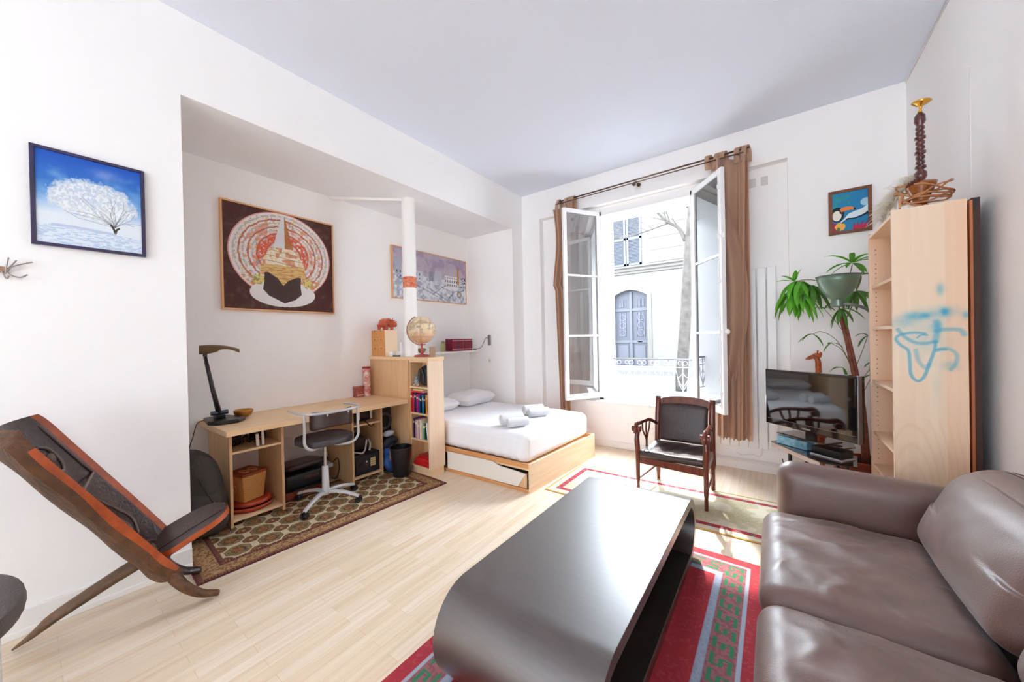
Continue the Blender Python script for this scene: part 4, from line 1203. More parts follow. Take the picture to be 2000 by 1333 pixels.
dw = MB().prism([(x, dy(x)+0.003, z) for x, z in pp], (0, 0.012, 0)).build('drawer_front', mat('cream_drawer_front', 'e8e2d8', 0.45), bed)
MB().prism([(-2.03, dy(-2)+0.02, 0.032), (-1.90, dy(-1.9)+0.012, 0.032), (-1.90, dy(-1.9)+0.012, 0.175)], (0, 0.012, 0)).build('drawer_side', M_birchz, bed)
MB().box(-2.93, -1.88, 2.86, 2.88, 0.03, 0.2).build('drawer_inner_shade', M_blackm, bed)  # black sheet painted as the shade inside, seen through the drawer cutout
# mattress with fitted sheet, gathered at the side
mtx = (-1.895-3.955)/2
def fm(q, h):
    t = (q.z+h.z)/(2*h.z)
    kx = q.x/h.x; ky = q.y/h.y
    side = 1-t
    if ky < -0.93:
        q.y -= 0.011*math.sin(q.x*52+2.6*math.sin(q.x*7)+side*2.4)*(0.15+side)*(1 if abs(kx) < 0.97 else 0.3)
    q.x += 0.050*max(0, kx)*((q.y+h.y)/(2*h.y)-0.5)
    q.y += 0.012*kx
    if t > 0.5: q.z += 0.005*math.sin(q.x*3.1+1)*math.sin(q.y*4)
    q.z -= 0.025*max(0, kx)**3*0.6
    return q
MB().cushion((mtx+0.012, 3.455, 0.400), 2.06, 1.305, 0.285, n=60, r=0.26, fn=fm).build('mattress', M_sheet, bed, smooth=True)
# pillows
def pillow(c, sx, sy, sz, ang, label):
    M = Matrix.Rotation(ang, 3, 'Z')
    def f(q, h):
        k = max(abs(q.x)/h.x, abs(q.y)/h.y)
        w_ = (1-(q.x/h.x)**4)*(1-(q.y/h.y)**4)
        q.z *= 0.15+0.85*max(0, w_)**0.5
        q.z += 0.008*math.sin(q.x*14)*math.cos(q.y*17)
        return q
    o = MB().cushion(c, sx, sy, sz, n=26, r=0.5, M=M, fn=f).build('pillow', M_sheet, smooth=True)
    return tag(o, label, 'pillow', 'white pillows on the bed')
pillow((-3.50, 3.78, 0.630), 0.46, 0.66, 0.18, 0.05, 'plump white pillow on the bed, the one nearer the alcove end wall')
pillow((-3.55, 3.12, 0.618), 0.44, 0.60, 0.15, -0.03, 'flat white pillow on the bed, half hidden behind the divider')
# rolled towels
M_tow = mat('white_terry', 'f6f6f8', 0.95, bump=0.9, bscale=260)
def towel(p, ang, L, r, label, grp):
    p = Vector(p); d = Vector((math.cos(ang), math.sin(ang), 0)); s_ = Vector((-d.y, d.x, 0))
    rt = thing('rolled_towel', (p.x, p.y, p.z-r), label, 'towel', grp)
    mb = MB(); n = 26; k = 9
    for i in range(k+1):
        t = i/k
        rr = r*(1+0.04*math.sin(t*7))*(0.93 if i in (0, k) else 1)
        for j in range(n):
            a = 2*PI*j/n
            mb.v.append(tuple(p+d*(L*(t-0.5))+s_*(rr*math.cos(a))+Vector((0, 0, rr*0.96*math.sin(a)))))
    for i in range(k):
        for j in range(n):
            mb.f.append((i*n+j, i*n+(j+1) % n, (i+1)*n+(j+1) % n, (i+1)*n+j)); mb.m.append(0)
    mb.f += [tuple(range(n-1, -1, -1)), tuple(k*n+j for j in range(n))]; mb.m += [0, 0]
    mb.build('towel_body', M_tow, rt, smooth=True, auto=60)
    for e in (-1, 1):
        pts = []
        for i in range(34):
            t = i/33; a = t*PI*5.2
            pts.append(p+d*(e*(L/2+0.0005))+s_*(r*0.88*t*math.cos(a))+Vector((0, 0, r*0.88*t*math.sin(a))))
        MB().tube(pts, 0.0042, 5).build('towel_spiral', M_tow, rt, smooth=True)
towel((-2.255, 3.06, 0.602), 1.05, 0.25, 0.060, 'fat rolled white towel, left of the near pair on the bed', 'rolled towels on the bed')
towel((-2.150, 3.015, 0.592), 1.05, 0.22, 0.050, 'smaller rolled white towel, right of the near pair on the bed', 'rolled towels on the bed')
towel((-2.33, 3.60, 0.604), 1.0, 0.24, 0.060, 'rolled white towel, left of the far pair on the bed by the window', 'rolled towels on the bed')
towel((-2.225, 3.545, 0.593), 1.0, 0.24, 0.050, 'rolled white towel, right of the far pair on the bed by the window', 'rolled towels on the bed')

# ================================================================= RUGS
M_rug = mat('woven_rug', 'ffffff', 0.95, attr=True, bump=0.5, bscale=350, var=0.10, vscale=160)
def persian(u, v):
    Lx, Ly = 1.925, 0.98
    n = u.size
    d = np.minimum(np.minimum(u, Lx-u), np.minimum(v, Ly-v))
    nz = vn(u, v, 140); n2 = vn(u, v, 95)
    c = np.tile(C('b08a58'), (n, 1))
    c = mixc(c, C('6e3a2c'), (n2 > 0.52)*0.65); c = mixc(c, C('cdb083'), (nz > 0.7)*0.6)
    # border bands
    s = u+v*0.0
    zig = np.where((np.minimum(v, Ly-v) < np.minimum(u, Lx-u)), u, v)
    dash = ((zig*62) % 1) < 0.6
    for a, b in ((0.0, 0.035), (0.135, 0.165)):
        m = (d >= a) & (d < b)
        c = mixc(c, C('571a1e'), m*0.9); c = mixc(c, C('b98a5e'), m*(~dash)*((d-a)/(b-a) > 0.3)*0.6)
    m = (d >= 0.035) & (d < 0.05); c = mixc(c, C('9a6f45'), m*0.8)
    # field
    f = d >= 0.165
    fu = (u-0.165); fv = (v-0.165)
    pu, pv = 0.196, (Ly-0.33)/3.4
    iu = fu/pu
    base = np.tile(C('dccaa6'), (n, 1)); base = mixc(base, C('b99c70'), (nz > 0.72)*0.5)
    def octm(off_u, off_v, r):
        x = (fu/pu-off_u+0.5) % 1-0.5; y = (fv/pv-off_v+0.5) % 1-0.5
        x = x*pu; y = y*pv
        q = np.maximum(np.maximum(np.abs(x), np.abs(y)), (np.abs(x)+np.abs(y))*0.72)
        return q, x, y
    q1, x1, y1 = octm(0.5, 0.5, 0)
    q2, x2, y2 = octm(0.0, 0.0, 0)
    g = base
    g = mixc(g, C('3a2a1e'), (q1 < 0.076)*0.9)
    g = mixc(g, C('9c7f55'), (q1 < 0.071)*1.0)
    g = mixc(g, C('5a452c'), ((q1 < 0.064) & (n2 > 0.45))*0.7)
    g = mixc(g, C('a5763f'), (q1 < 0.036)*1.0)
    g = mixc(g, C('7a2b20'), ((q1 < 0.036) & (nz > 0.5))*0.6)
    g = mixc(g, C('3a2f22'), (np.abs(q1-0.037) < 0.003)*0.9)
    g = mixc(g, C('3c3424'), (q2 < 0.050)*0.9)
    g = mixc(g, C('8a6238'), (q2 < 0.045)*1.0)
    g = mixc(g, C('6b2a1e'), ((q2 < 0.045) & (nz > 0.55))*0.7)
    g = mixc(g, C('d0a868'), (q2 < 0.010)*1.0)
    c = np.where(f[:, None], g, c)
    return c
ug = Vector((0.062, 0.998, 0)); vg = Vector((-0.998, 0.062, 0))
o = colgrid('persian_rug', (-2.812, 0.602, 0.001), ug*1.925, vg*0.98, 420, 215, persian, M_rug, 0.006)
tag(o, 'brown and maroon oriental rug with octagon medallions under the desk', 'rug')

def redrug(u, v):     # u along +y (length), v towards -x (width)
    Lx, Ly = 2.45, 1.30
    n = u.size
    d = np.minimum(np.minimum(u, Lx-u), np.minimum(v, Ly-v))
    nz = vn(u, v, 90); n2 = fbm(u, v, 7)
    red = np.tile(C('b3303a'), (n, 1)); red = mixc(red, C('8f1f2b'), n2*0.5); red = mixc(red, C('cc5560'), (nz > 0.75)*0.35)
    c = red
    c = mixc(c, C('a3aaba'), ((d > 0.068) & (d < 0.088)))
    m = (d >= 0.088) & (d < 0.205)
    c = mixc(c, C('9b5f62'), m*1.0); c = mixc(c, C('7f3e47'), (m & (nz > 0.55))*0.5)
    along = np.where(np.minimum(v, Ly-v) < np.minimum(u, Lx-u), u, v)
    p = (along/0.10) % 1; q = (d-0.100)/0.092
    key = np.zeros(n, bool)
    w_ = 0.085
    def seg(pa, pb, qa, qb):
        return (p > pa-w_/2) & (p < pb+w_/2) & (q > qa-w_) & (q < qb+w_)
    key |= seg(0.10, 0.72, 0.10, 0.10) | seg(0.72, 0.72, 0.10, 0.50) | seg(0.35, 0.72, 0.50, 0.50) | seg(0.35, 0.35, 0.50, 0.88) | seg(0.35, 0.95, 0.88, 0.88)
    c = mixc(c, C('2e7d54'), (m & key)*1.0)
    c = mixc(c, C('a0a9bb'), ((d >= 0.205) & (d < 0.242))*(1.0))
    c = mixc(c, C('8e98b0'), ((d >= 0.205) & (d < 0.242) & (nz > 0.6))*0.6)
    c = mixc(c, C('8fa0b8'), (np.abs(d-0.205) < 0.003)*1.0)
    return c
o = colgrid('red_rug', (-0.062, 0.235, 0.001), Vector((0, 1, 0))*2.45, Vector((-1, 0.012, 0))*1.30, 520, 290, redrug, M_rug, 0.007)
tag(o, 'bright red rug with green key-pattern border under the coffee table', 'rug')
mb = MB()
for k in range(110):
    x = -0.07-k*0.0116
    mb.tube([(x, 2.686+0.0, 0.004), (x+random.uniform(-.006, .006), 2.70, 0.003), (x+random.uniform(-.012, .012), 2.715+random.uniform(0, .008), 0.002)], 0.0012, 4)
fr_ = mb.build('fringe', mat('fringe_cream', 'd9cdbb', 0.9), o); fr_['kind'] = 'stuff'

def creamrug(u, v):   # u towards +x, v towards +y
    Lx, Ly = 1.98, 0.80
    n = u.size
    d = np.minimum(np.minimum(u, Lx-u), np.minimum(v, Ly-v))
    n2 = fbm(u, v, 4); nz = vn(u, v, 120)
    c = np.tile(C('e6dcc2'), (n, 1)); c = mixc(c, C('c9bc94'), (n2 > 0.55)*0.6); c = mixc(c, C('b7ae86'), ((n2 > 0.62) & (nz > 0.5))*0.5)
    c = mixc(c, C('c79a4a'), (d < 0.018)*0.9)
    c = mixc(c, C('e8dfcb'), ((d >= 0.018) & (d < 0.05)))
    m = (d > 0.075) & (d < 0.125)
    along = np.where(np.minimum(v, Ly-v) < np.minimum(u, Lx-u), u, v)
    c = mixc(c, C('b52c3f'), m*1.0)
    sq = m & (((along*11) % 1) < 0.36) & (np.abs(d-0.1) < 0.012)
    c = mixc(c, C('7e6a72'), sq*1.0)
    return c
o = colgrid('cream_rug', (-1.79, 2.935, 0.001), Vector((1.98, 0.05, 0)), Vector((0.01, 0.80, 0)), 360, 150, creamrug, M_rug, 0.006)
tag(o, 'faded cream rug with a thin red border under the armchair', 'rug')

# ================================================================= OFFICE CHAIR
oc = thing('office_chair', (-3.286, 1.583, 0), 'swivel office chair with black leather seat and pale grey tubular arms at the desk', 'chair')
cx, cy = -3.275, 1.60
M_gt = mat('pale_grey_tube', 'c2bfc0', 0.35, metal=0.2)
zb = 0.012
for k, a in enumerate((-1.02, 0.62, -2.75, 1.72, 2.72)):
    d = Vector((math.cos(a), math.sin(a), 0)); R = 0.30
    c0 = Vector((cx, cy, 0))
    mb = MB()
    s_ = Vector((-d.y, d.x, 0))
    pr_ = [(0.02, 0.115, 0.024), (0.10, 0.118, 0.022), (0.2, 0.10, 0.018), (R, 0.068, 0.014)]
    vs_ = []
    for r_, z, w_ in pr_:
        for sy, sz in ((-1, -1), (1, -1), (0.8, 1), (-0.8, 1)):
            vs_.append(c0+d*r_+s_*(w_*sy)+Vector((0, 0, z+0.011*sz)))
    fs = []
    for i in range(3):
        for j in range(4): fs.append((i*4+j, i*4+(j+1) % 4, (i+1)*4+(j+1) % 4, (i+1)*4+j))
    fs += [(3, 2, 1, 0), (12, 13, 14, 15)]
    lg = mb.add(vs_, fs).build('base_leg', M_gt, oc, bevel=0.004)
    w0 = c0+d*(R-0.005)+Vector((0, 0, 0.035))
    mb = MB()
    for sg in (-1, 1):
        mb.cyl(w0+s_*(sg*0.006), w0+s_*(sg*0.024), 0.026, n=16)
    mb.cyl(w0+s_*-0.02, w0+s_*0.02, 0.012, n=10); mb.cyl(w0+Vector((0, 0, 0.0)), w0+Vector((0, 0, 0.035)), 0.009, n=8)
    mb.build('caster', M_black, lg, smooth=True, auto=40)
MB().lathe([(0.04, 0), (0.042, 0.03), (0.030, 0.05), (0.028, 0.25), (0.024, 0.255)], (cx, cy, 0.09), 22).build('column_sleeve', M_gt, oc, smooth=True, auto=40)
MB().cyl((cx, cy, 0.33), (cx, cy, 0.545), 0.014, n=14).build('gas_column', M_steel, oc, smooth=True, auto=40)
MB().box(cx-0.06, cx+0.06, cy-0.05, cy+0.05, 0.535, 0.558).build('seat_plate', M_black, oc, bevel=0.004)
def fs_(q, h):
    # rounded saddle seat
    r_ = math.hypot(q.x/h.x, q.y/h.y)
    if r_ > 1: q.x /= r_**0.85; q.y /= r_**0.85
    q.z += 0.012*(1-min(1, r_))**1.5 if q.z > 0 else 0
    return q
seat_c = Vector((cx-0.02, cy+0.01, 0.585))
MB().cushion(seat_c, 0.44, 0.47, 0.05, n=20, r=0.9, fn=fs_).build('seat', mat('worn_black_leather', '2b2627', 0.5, bump=0.3, bscale=70, col2='4d484b', vscale=14), oc, smooth=True)
MB().tube(spline([(cx-0.05, cy-0.10, 0.545), (cx-0.02, cy+0.12, 0.54), (cx+0.0, cy+0.20, 0.53)]), 0.005, 6).build('height_lever', M_black, oc, smooth=True)
# arm rail: one bent tube
ZR_ = 0.862
rail = [(-3.43, 1.375, ZR_), (-3.30, 1.355, ZR_), (-3.17, 1.352, ZR_), (-3.08, 1.385, ZR_), (-3.03, 1.47, ZR_), (-3.02, 1.60, ZR_), (-3.035, 1.74, ZR_), (-3.09, 1.82, ZR_), (-3.19, 1.865, ZR_), (-3.38, 1.845, ZR_)]
MB().tube(spline(rail, 6), 0.0115, 10).build('arm_rail', M_gt, oc, smooth=True)
for (x, y, sg) in ((-3.125, 1.365, -1), (-3.07, 1.80, 1)):
    pts = [(x, y, ZR_-0.006), (x, y, 0.72), (x, y, 0.61), (x-0.01, y-sg*0.05, 0.555), (x-0.06, y-sg*0.14, 0.545), (cx, cy+sg*0.03, 0.542)]
    MB().tube(spline(pts, 6), 0.0115, 10).build('arm_support', M_gt, oc, smooth=True)
def fb_(q, h):
    k = q.y/h.y
    q.x -= 0.10*k*k
    q.z -= 0.03*k*k*(1 if q.z < 0 else 0)
    return q
MB().cushion((-3.045, 1.60, 0.80), 0.05, 0.37, 0.135, n=18, r=0.8, fn=fb_).build('backrest', M_bleather, oc, smooth=True)
for y in (1.50, 1.68):
    MB().ell((-3.014, y, ZR_-0.016), 0.010, 0.010, 0.014, 10, 6).build('rail_clip', M_steel, oc, smooth=True)

# ================================================================= ARMCHAIR
ac = thing('armchair', (-0.73, 3.55, 0), 'dark red-brown wooden armchair with brown leather seat and back in front of the window', 'armchair')
FL, FR, BL_, BR_ = Vector((-1.028, 3.345, 0)), Vector((-0.463, 3.297, 0)), Vector((-0.962, 3.80, 0)), Vector((-0.474, 3.785, 0))
M_ac = wood('mahogany', '4e1c14', '74321f', 0.28, 'z', 0.6, coat=0.4)
zf = 0.009
for p, r in ((FL, 1), (FR, -1)):
    q = (BL_ if p is FL else BR_)
    d = Vector((0, 0, 1))
    top = p+Vector((0, 0.01, 0.575))
    MB().tube(spline([p+Vector((0, 0, zf)), p+Vector((0, 0, 0.2)), p+Vector((0, 0, 0.40)), p+Vector((-0.006*r, 0, 0.50)), top], 4),
              [0.017]*3+[0.022]*5+[0.026]*5+[0.024]*4, 10, flat=0.9).build('front_leg', M_ac, ac, smooth=True)
    # arm with scroll end
    b = q+Vector((0, -0.0, 0.60))
    arm = spline([p+Vector((0, -0.04, 0.575)), p+Vector((0, -0.045, 0.610)), p+Vector((0, -0.015, 0.645)), p+Vector((0, 0.05, 0.640)), p.lerp(q, 0.35)+Vector((0, 0, 0.645)), p.lerp(q, 0.6)+Vector((0, 0, 0.635)), b+Vector((0, -0.02, -0.03))], 5)
    n_ = len(arm)
    MB().tube(arm, [lerp(0.036, 0.017, min(1, (i/n_)*1.6)) for i in range(n_)], 12, flat=0.62).build('arm', M_ac, ac, smooth=True)
    MB().cyl(p+Vector((-0.038, -0.022, 0.605)), p+Vector((0.038, -0.022, 0.605)), 0.030, n=18).build('arm_scroll', M_ac, ac, bevel=0.006, smooth=True, auto=50)
    for k, t in enumerate((0.30, 0.42, 0.54)):
        MB().tube(spline([p.lerp(q, 0.42)+Vector((0, (t-0.42)*0.10, 0.385)), p.lerp(q, 0.42)+Vector((0, (t-0.42)*0.12, 0.47)), p.lerp(q, t-0.02+0.25*(t-0.42))+Vector((0, 0, 0.56)), p.lerp(q, t+0.55*(t-0.42))+Vector((0, 0, 0.638))], 4), 0.011, 8, flat=0.7).build('arm_spindle', M_ac, ac, smooth=True)
    # back post
    MB().tube(spline([q+Vector((0, 0, zf)), q+Vector((0, -0.012, 0.25)), q+Vector((0, -0.015, 0.42)), q+Vector((0, 0.005, 0.62)), q+Vector((0, 0.045, 0.835))], 4), [0.019]*4+[0.025]*9+[0.024]*4, 10, flat=1.1).build('back_post', M_ac, ac, smooth=True)
    # side rails
    MB().prism([p+Vector((-0.012, 0.0, 0.30)), p+Vector((0.012, 0, 0.30)), q+Vector((0.012, -0.01, 0.31)), q+Vector((-0.012, -0.01, 0.31))], (0, 0, 0.065)).build('side_rail', M_ac, ac, bevel=0.003)
    MB().cyl(p+Vector((0, 0.0, 0.135)), q+Vector((0, -0.01, 0.155)), 0.009, n=8).build('side_stretcher', M_ac, ac, smooth=True, auto=40)
MB().prism([FL+Vector((0.018, -0.01, 0.285)), FR+Vector((-0.018, -0.01, 0.285)), FR+Vector((-0.018, 0.012, 0.285)), FL+Vector((0.018, 0.012, 0.285))], (0, 0, 0.06)).build('front_rail', M_ac, ac, bevel=0.004)
MB().prism([BL_+Vector((0.015, -0.02, 0.31)), BR_+Vector((-0.015, -0.02, 0.31)), BR_+Vector((-0.015, 0.0, 0.31)), BL_+Vector((0.015, 0, 0.31))], (0, 0, 0.055)).build('back_seat_rail', M_ac, ac, bevel=0.003)
n_ = 12
pts = [(lerp(BL_.x, BR_.x, i/n_), lerp(BL_.y, BR_.y, i/n_)+0.032, 0.80+0.055*math.sin(PI*i/n_)**0.6) for i in range(n_+1)]
lowp = [(lerp(BR_.x, BL_.x, i/n_), lerp(BR_.y, BL_.y, i/n_)+0.030, 0.735+0.03*math.sin(PI*i/n_)) for i in range(n_+1)]
MB().prism(pts+lowp, (0, 0.024, 0)).build('crest_rail', M_ac, ac, bevel=0.005)
def fbk(q, h):
    k = q.z/h.z
    q.y += 0.035*k*0.9
    q.y -= 0.012*(1-(q.x/h.x)**2)*(1-k*k)
    if k > 0: q.z += 0.018*(1-(q.x/h.x)**2)*k
    return q
MB().cushion((-0.722, 3.786, 0.592), 0.425, 0.05, 0.345, n=20, r=0.7, fn=fbk).build('back_pad', M_bleather, ac, smooth=True)
def fst(q, h):
    ty_ = (q.y/h.y+1)/2
    q.x *= lerp(1.04, 0.90, ty_)
    if q.z > 0:
        w_ = max(0, (1-(q.x/h.x)**2)*(1-(q.y/h.y)**2))
        q.z += -0.020*w_+0.006*math.sin(q.x*22+q.y*9)*w_**0.5+0.004*math.sin(q.x*50-q.y*30)*w_
    return q
MB().cushion((-0.738, 3.545, 0.378), 0.535, 0.475, 0.075, n=30, r=0.75, fn=fst).build('seat', M_bleather, ac, smooth=True)

# ================================================================= COFFEE TABLE
ct = thing('coffee_table', (-0.785, 1.79, 0), 'dark wenge coffee table shaped as one long rounded loop', 'coffee table')
M_wg = wood('dark_wenge', '23160f', '392419', 0.38, 'x', 1.2, coat=0.55, bump=0.10, ring=4)
_b = M_wg.node_tree.nodes['Principled BSDF']
_b.inputs['Coat Roughness'].default_value = 0.38; _b.inputs['Coat Weight'].default_value = 1.0; _b.inputs['Coat IOR'].default_value = 2.0
z0_, zt_ = 0.0085, 0.405
R_ = (zt_-z0_)/2; y0_, y1_ = 1.155, 2.47; zc_ = (z0_+zt_)/2
def loop(r, n=22):
    pts = []
    for i in range(n+1):
        a = -PI/2+PI*i/n
        pts.append((y1_+0.95*r*math.cos(a), zc_+r*math.sin(a)))
    for i in range(n+1):
        a = PI/2+PI*i/n
        pts.append((y0_+0.95*r*math.cos(a), zc_+r*math.sin(a)))
    return pts
lo_, li_ = loop(R_), loop(R_-0.052)
xa, xb = -1.135, -0.438
mb = MB(); n_ = len(lo_)
for x in (xa, xb):
    for L_ in (lo_, li_):
        for y, z in L_: mb.v.append((x, y, z))
for i in range(n_):
    j = (i+1) % n_
    mb.f.append((i, j, 2*n_+j, 2*n_+i)); mb.f.append((n_+j, n_+i, 3*n_+i, 3*n_+j))
    mb.f.append((j, i, n_+i, n_+j)); mb.f.append((2*n_+i, 2*n_+j, 3*n_+j, 3*n_+i))
    mb.m += [0]*4
mb.build('table_loop', M_wg, ct, smooth=True, auto=35, bevel=0.002)
MB().box(xa+0.01, xb-0.004, y0_, y1_, zc_-R_+0.0525, zc_-R_+0.056).build('inner_lining', mat('wenge_inner', '1a120f', 0.5), ct)

# ================================================================= SOFA
so = thing('sofa', (0.45, 1.6, 0), 'dark brown leather two-seat sofa against the right wall', 'sofa')
M_sl = mat('sofa_leather', '6e4d42', 0.42, spec=0.8, bump=0.22, bscale=240, var=0.30, vscale=5, coat=0.35, croft=0.38, sheen=0.15, rvar=0.06)
M_sl.node_tree.nodes['Principled BSDF'].inputs['Coat IOR'].default_value = 1.7
MB().cushion((0.44, 1.63, 0.17), 0.92, 2.04, 0.22, n=10, r=0.25).build('sofa_frame', M_sl, so, smooth=True)
def fseat(q, h):
    kx, ky = q.x/h.x, q.y/h.y
    w_ = max(0, (1-kx**2)*(1-ky**2))
    if q.z > 0:
        q.z += 0.010*w_ + 0.006*math.sin(kx*5+ky*3+2*math.sin(ky*4))*w_**0.5
        nn = noise.noise(Vector((q.x*4.2+q.y*1.6, q.y*9+SEED[0], 0.3)))
        q.z += (0.007*(1-min(1, abs(nn)*5))+0.004*noise.noise(Vector((q.x*14, q.y*22+SEED[0], 2))))*min(1, w_*2.2)
    return q
SEED = [0.0]
for yc in (1.265, 2.135):
    SEED[0] = yc*7
    MB().cushion((0.265, yc, 0.362), 0.66, 0.862, 0.175, n=72, r=0.50, fn=fseat).build('seat_cushion', M_sl, so, smooth=True)
def fback(q, h):
    kz, ky = q.z/h.z, q.y/h.y
    q.x += 0.085*kz
    w_ = max(0, (1-kz**2)*(1-ky**2))
    q.x -= 0.045*w_*(1 if q.x < 0 else 0.2)
    q.z -= 0.03*ky*ky*(1 if kz > 0 else 0)
    q.x += (0.004*noise.noise(Vector((q.y*9, q.z*16, 5)))+0.005*(1-min(1, abs(noise.noise(Vector((q.y*3.5+q.z*3, q.z*8, 1))))*5)))*w_
    return q
for k, yc in enumerate((1.255, 2.10)):
    c = Vector((0.685, yc, 0.665))
    b_ = MB().cushion(c, 0.205, 0.83, 0.42, n=50, r=0.85, fn=fback).build('back_cushion', M_sl, so, smooth=True)
    for dx in (-0.01, 0.012):
        pts = []
        for i in range(25):
            t = -1+2*i/24; q = fback(Vector((dx, t*0.385, 0.21-0.03*abs(t)**8)), Vector((0.1025, 0.40, 0.21)))
            pts.append(c+q+Vector((0.01, 0, 0.0035)))
        MB().tube(pts, 0.0022, 5).build('seam', mat('seam_brown', '6a4338', 0.5), b_, smooth=True)
MB().cushion((0.855, 1.63, 0.47), 0.165, 2.0, 0.60, n=16, r=0.7).build('sofa_back', M_sl, so, smooth=True)
def farm(q, h):
    ky, kz = q.y/h.y, q.z/h.z
    if ky < 0: q.y -= 0.018*max(0, (1-kz**2)*(1-(q.x/h.x)**2))
    q.z += 0.012*(q.x/h.x)*(-1)*(1 if kz > 0 else 0)
    return q
MB().cushion((0.40, 2.715, 0.375), 0.79, 0.185, 0.60, n=26, r=0.75, fn=farm).build('arm', M_sl, so, smooth=True)
MB().cushion((0.40, 0.72, 0.375), 0.79, 0.185, 0.60, n=14, r=0.75, fn=None).build('arm', M_sl, so, smooth=True)
for x, y in ((0.03, 2.6), (0.03, 0.75), (0.84, 2.6), (0.84, 0.75)):
    MB().cyl((x, y, 0), (x, y, 0.065), 0.022, n=12).build('foot', M_black, so, smooth=True, auto=40)
# ================================================================= CARVED PLANK CHAIR
pc = thing('plank_chair', (-2.78, 0.35, 0), 'carved two-piece wooden plank chair leaning by the left wall', 'chair')
M_in = mat('carved_dark_wood', '46332f', 0.35, bump=0.5, bscale=60, col2='2b1e1f', vscale=22, coat=0.3, stretch=(1, 1, 1))
M_edge = mat('orange_worn_edge', 'b85526', 0.4, col2='8a3a18', vscale=14, coat=0.2)
M_rough = mat('rough_brown_log', '6b4326', 0.6, bump=0.9, bscale=30, col2='3f2613', vscale=14, stretch=(3.0, 1, 1))
def chair_back():
    mb = MB()
    P = [Vector((0, y-0.050, z-0.029)) for y, z in [(0.005, 1.105), (0.11, 0.925), (0.22, 0.74), (0.33, 0.555), (0.42, 0.40), (0.475, 0.305), (0.515, 0.235)]]
    S = spline(P, 7); n = len(S); K = 14
    top, bot = [], []
    for i, p in enumerate(S):
        t = i/(n-1)
        d = (S[min(i+1, n-1)]-S[max(i-1, 0)]).normalized()
        nr = Vector((0, -d.z, d.y)); nr = nr if nr.y > 0 else -nr     # forward and up
        hw = 0.178*(1 if t > 0.06 else 0.80+0.2*(t/0.06)**0.5)*(1-0.14*max(0, t-0.7)/0.3)
        for j in range(K+1):
            a = -1+2*j/K
            arc = 0.075*a*a
            lift = -d*(0.035*(1-a*a))*(1 if i == 0 else max(0, 1-t*14))
            q = Vector((-2.775+hw*a*0.977, p.y, p.z))+nr*(arc-hw*a*0.213)+lift
            top.append(q)
            th = 0.062+0.004*(1-abs(a))+0.003*math.sin(t*21+a*5)
            bot.append(q-nr*th+Vector((0.010*a, 0, 0)))
    N = len(top); W_ = K+1
    mid = []
    for i in range(n):
        t = i/(n-1)
        mid.append(top[i*W_+K].lerp(bot[i*W_+K], 0.30+0.22*math.sin(t*PI)+0.06*math.sin(t*17))+Vector((0.003, 0, 0)))
    vs = top+bot+mid
    fs, ms = [], []
    for i in range(n-1):
        for j in range(K):
            a = i*W_+j
            # oval window through the carving (a pierced eye)
            t = i/(n-1)
            hole = (0.70 < t < 0.80 and 6 <= j <= 7)
            if hole: continue
            edge = j < 1 or j >= K-2+(1 if t < 0.12 or t > 0.9 else 0)
            fs.append((a, a+1, a+W_+1, a+W_)); ms.append(1 if edge else 0)
            fs.append((N+a, N+a+W_, N+a+W_+1, N+a+1)); ms.append(2)
    for i in range(n-1):
        a = i*W_; b = a+K
        fs.append((a, a+W_, N+a+W_, N+a)); ms.append(1)
        fs.append((b, 2*N+i, 2*N+i+1, b+W_)); ms.append(1 if 0.05 < i/(n-1) < 0.95 else 2)
        fs.append((2*N+i, N+b, N+b+W_, 2*N+i+1)); ms.append(2)
    for j in range(K):
        fs.append((j, N+j, N+j+1, j+1)); ms.append(2)
        a = (n-1)*W_+j; fs.append((a, a+1, N+a+1, N+a)); ms.append(2)
    mb.v = [tuple(v) for v in vs]; mb.f = fs; mb.m = ms
    return mb, top, S, K
mb, top, S_, K_ = chair_back()
bk_ = mb.build('backrest', [M_in, M_edge, M_rough], pc, smooth=True, auto=60)
def onb(t, a, h=0.0):
    n = len(S_); i = min(n-2, max(0, int(t*(n-1)))); fr2 = t*(n-1)-i
    p = S_[i].lerp(S_[i+1], fr2); d = (S_[i+1]-S_[i]).normalized(); nr = Vector((0, -d.z, d.y)); nr = nr if nr.y > 0 else -nr
    return Vector((-2.775+0.174*a, p.y, p.z))+nr*(0.075*a*a-0.038*a+h)
M_carve = mat('raised_carving', '5b463f', 0.35, coat=0.3, bump=0.4, bscale=50)
carv = [[(0.04, -0.78), (0.30, -0.78)], [(0.04, 0.66), (0.30, 0.66)], [(0.30, -0.8), (0.30, 0.66)],
        [(0.10, -0.30), (0.13, -0.05), (0.19, -0.05), (0.22, -0.30), (0.19, -0.5), (0.13, -0.5), (0.10, -0.30)],
        [(0.38, 0.15), (0.44, -0.05), (0.50, -0.25), (0.56, -0.30), (0.60, 0.0), (0.63, 0.35)],
        [(0.38, -0.25), (0.46, -0.45), (0.55, -0.55), (0.62, -0.3)],
        [(0.66, 0.3), (0.68, -0.2), (0.72, -0.45), (0.78, -0.5), (0.84, -0.25), (0.86, 0.2)],
        [(0.66, 0.45), (0.72, 0.35), (0.80, 0.35), (0.88, 0.15), (0.95, -0.15)],
        [(0.88, -0.45), (0.93, -0.2), (0.97, 0.2)]]
for c_ in carv:
    pts = spline([onb(t, a, 0.003) for t, a in c_], 6)
    MB().tube(pts, 0.0075, 6).build('carving', M_carve, bk_, smooth=True)
mb = MB().ell(onb(0.16, -0.27, 0.006), 0.03, 0.02, 0.03, 12, 8)
mb.build('carving', M_carve, bk_, smooth=True)
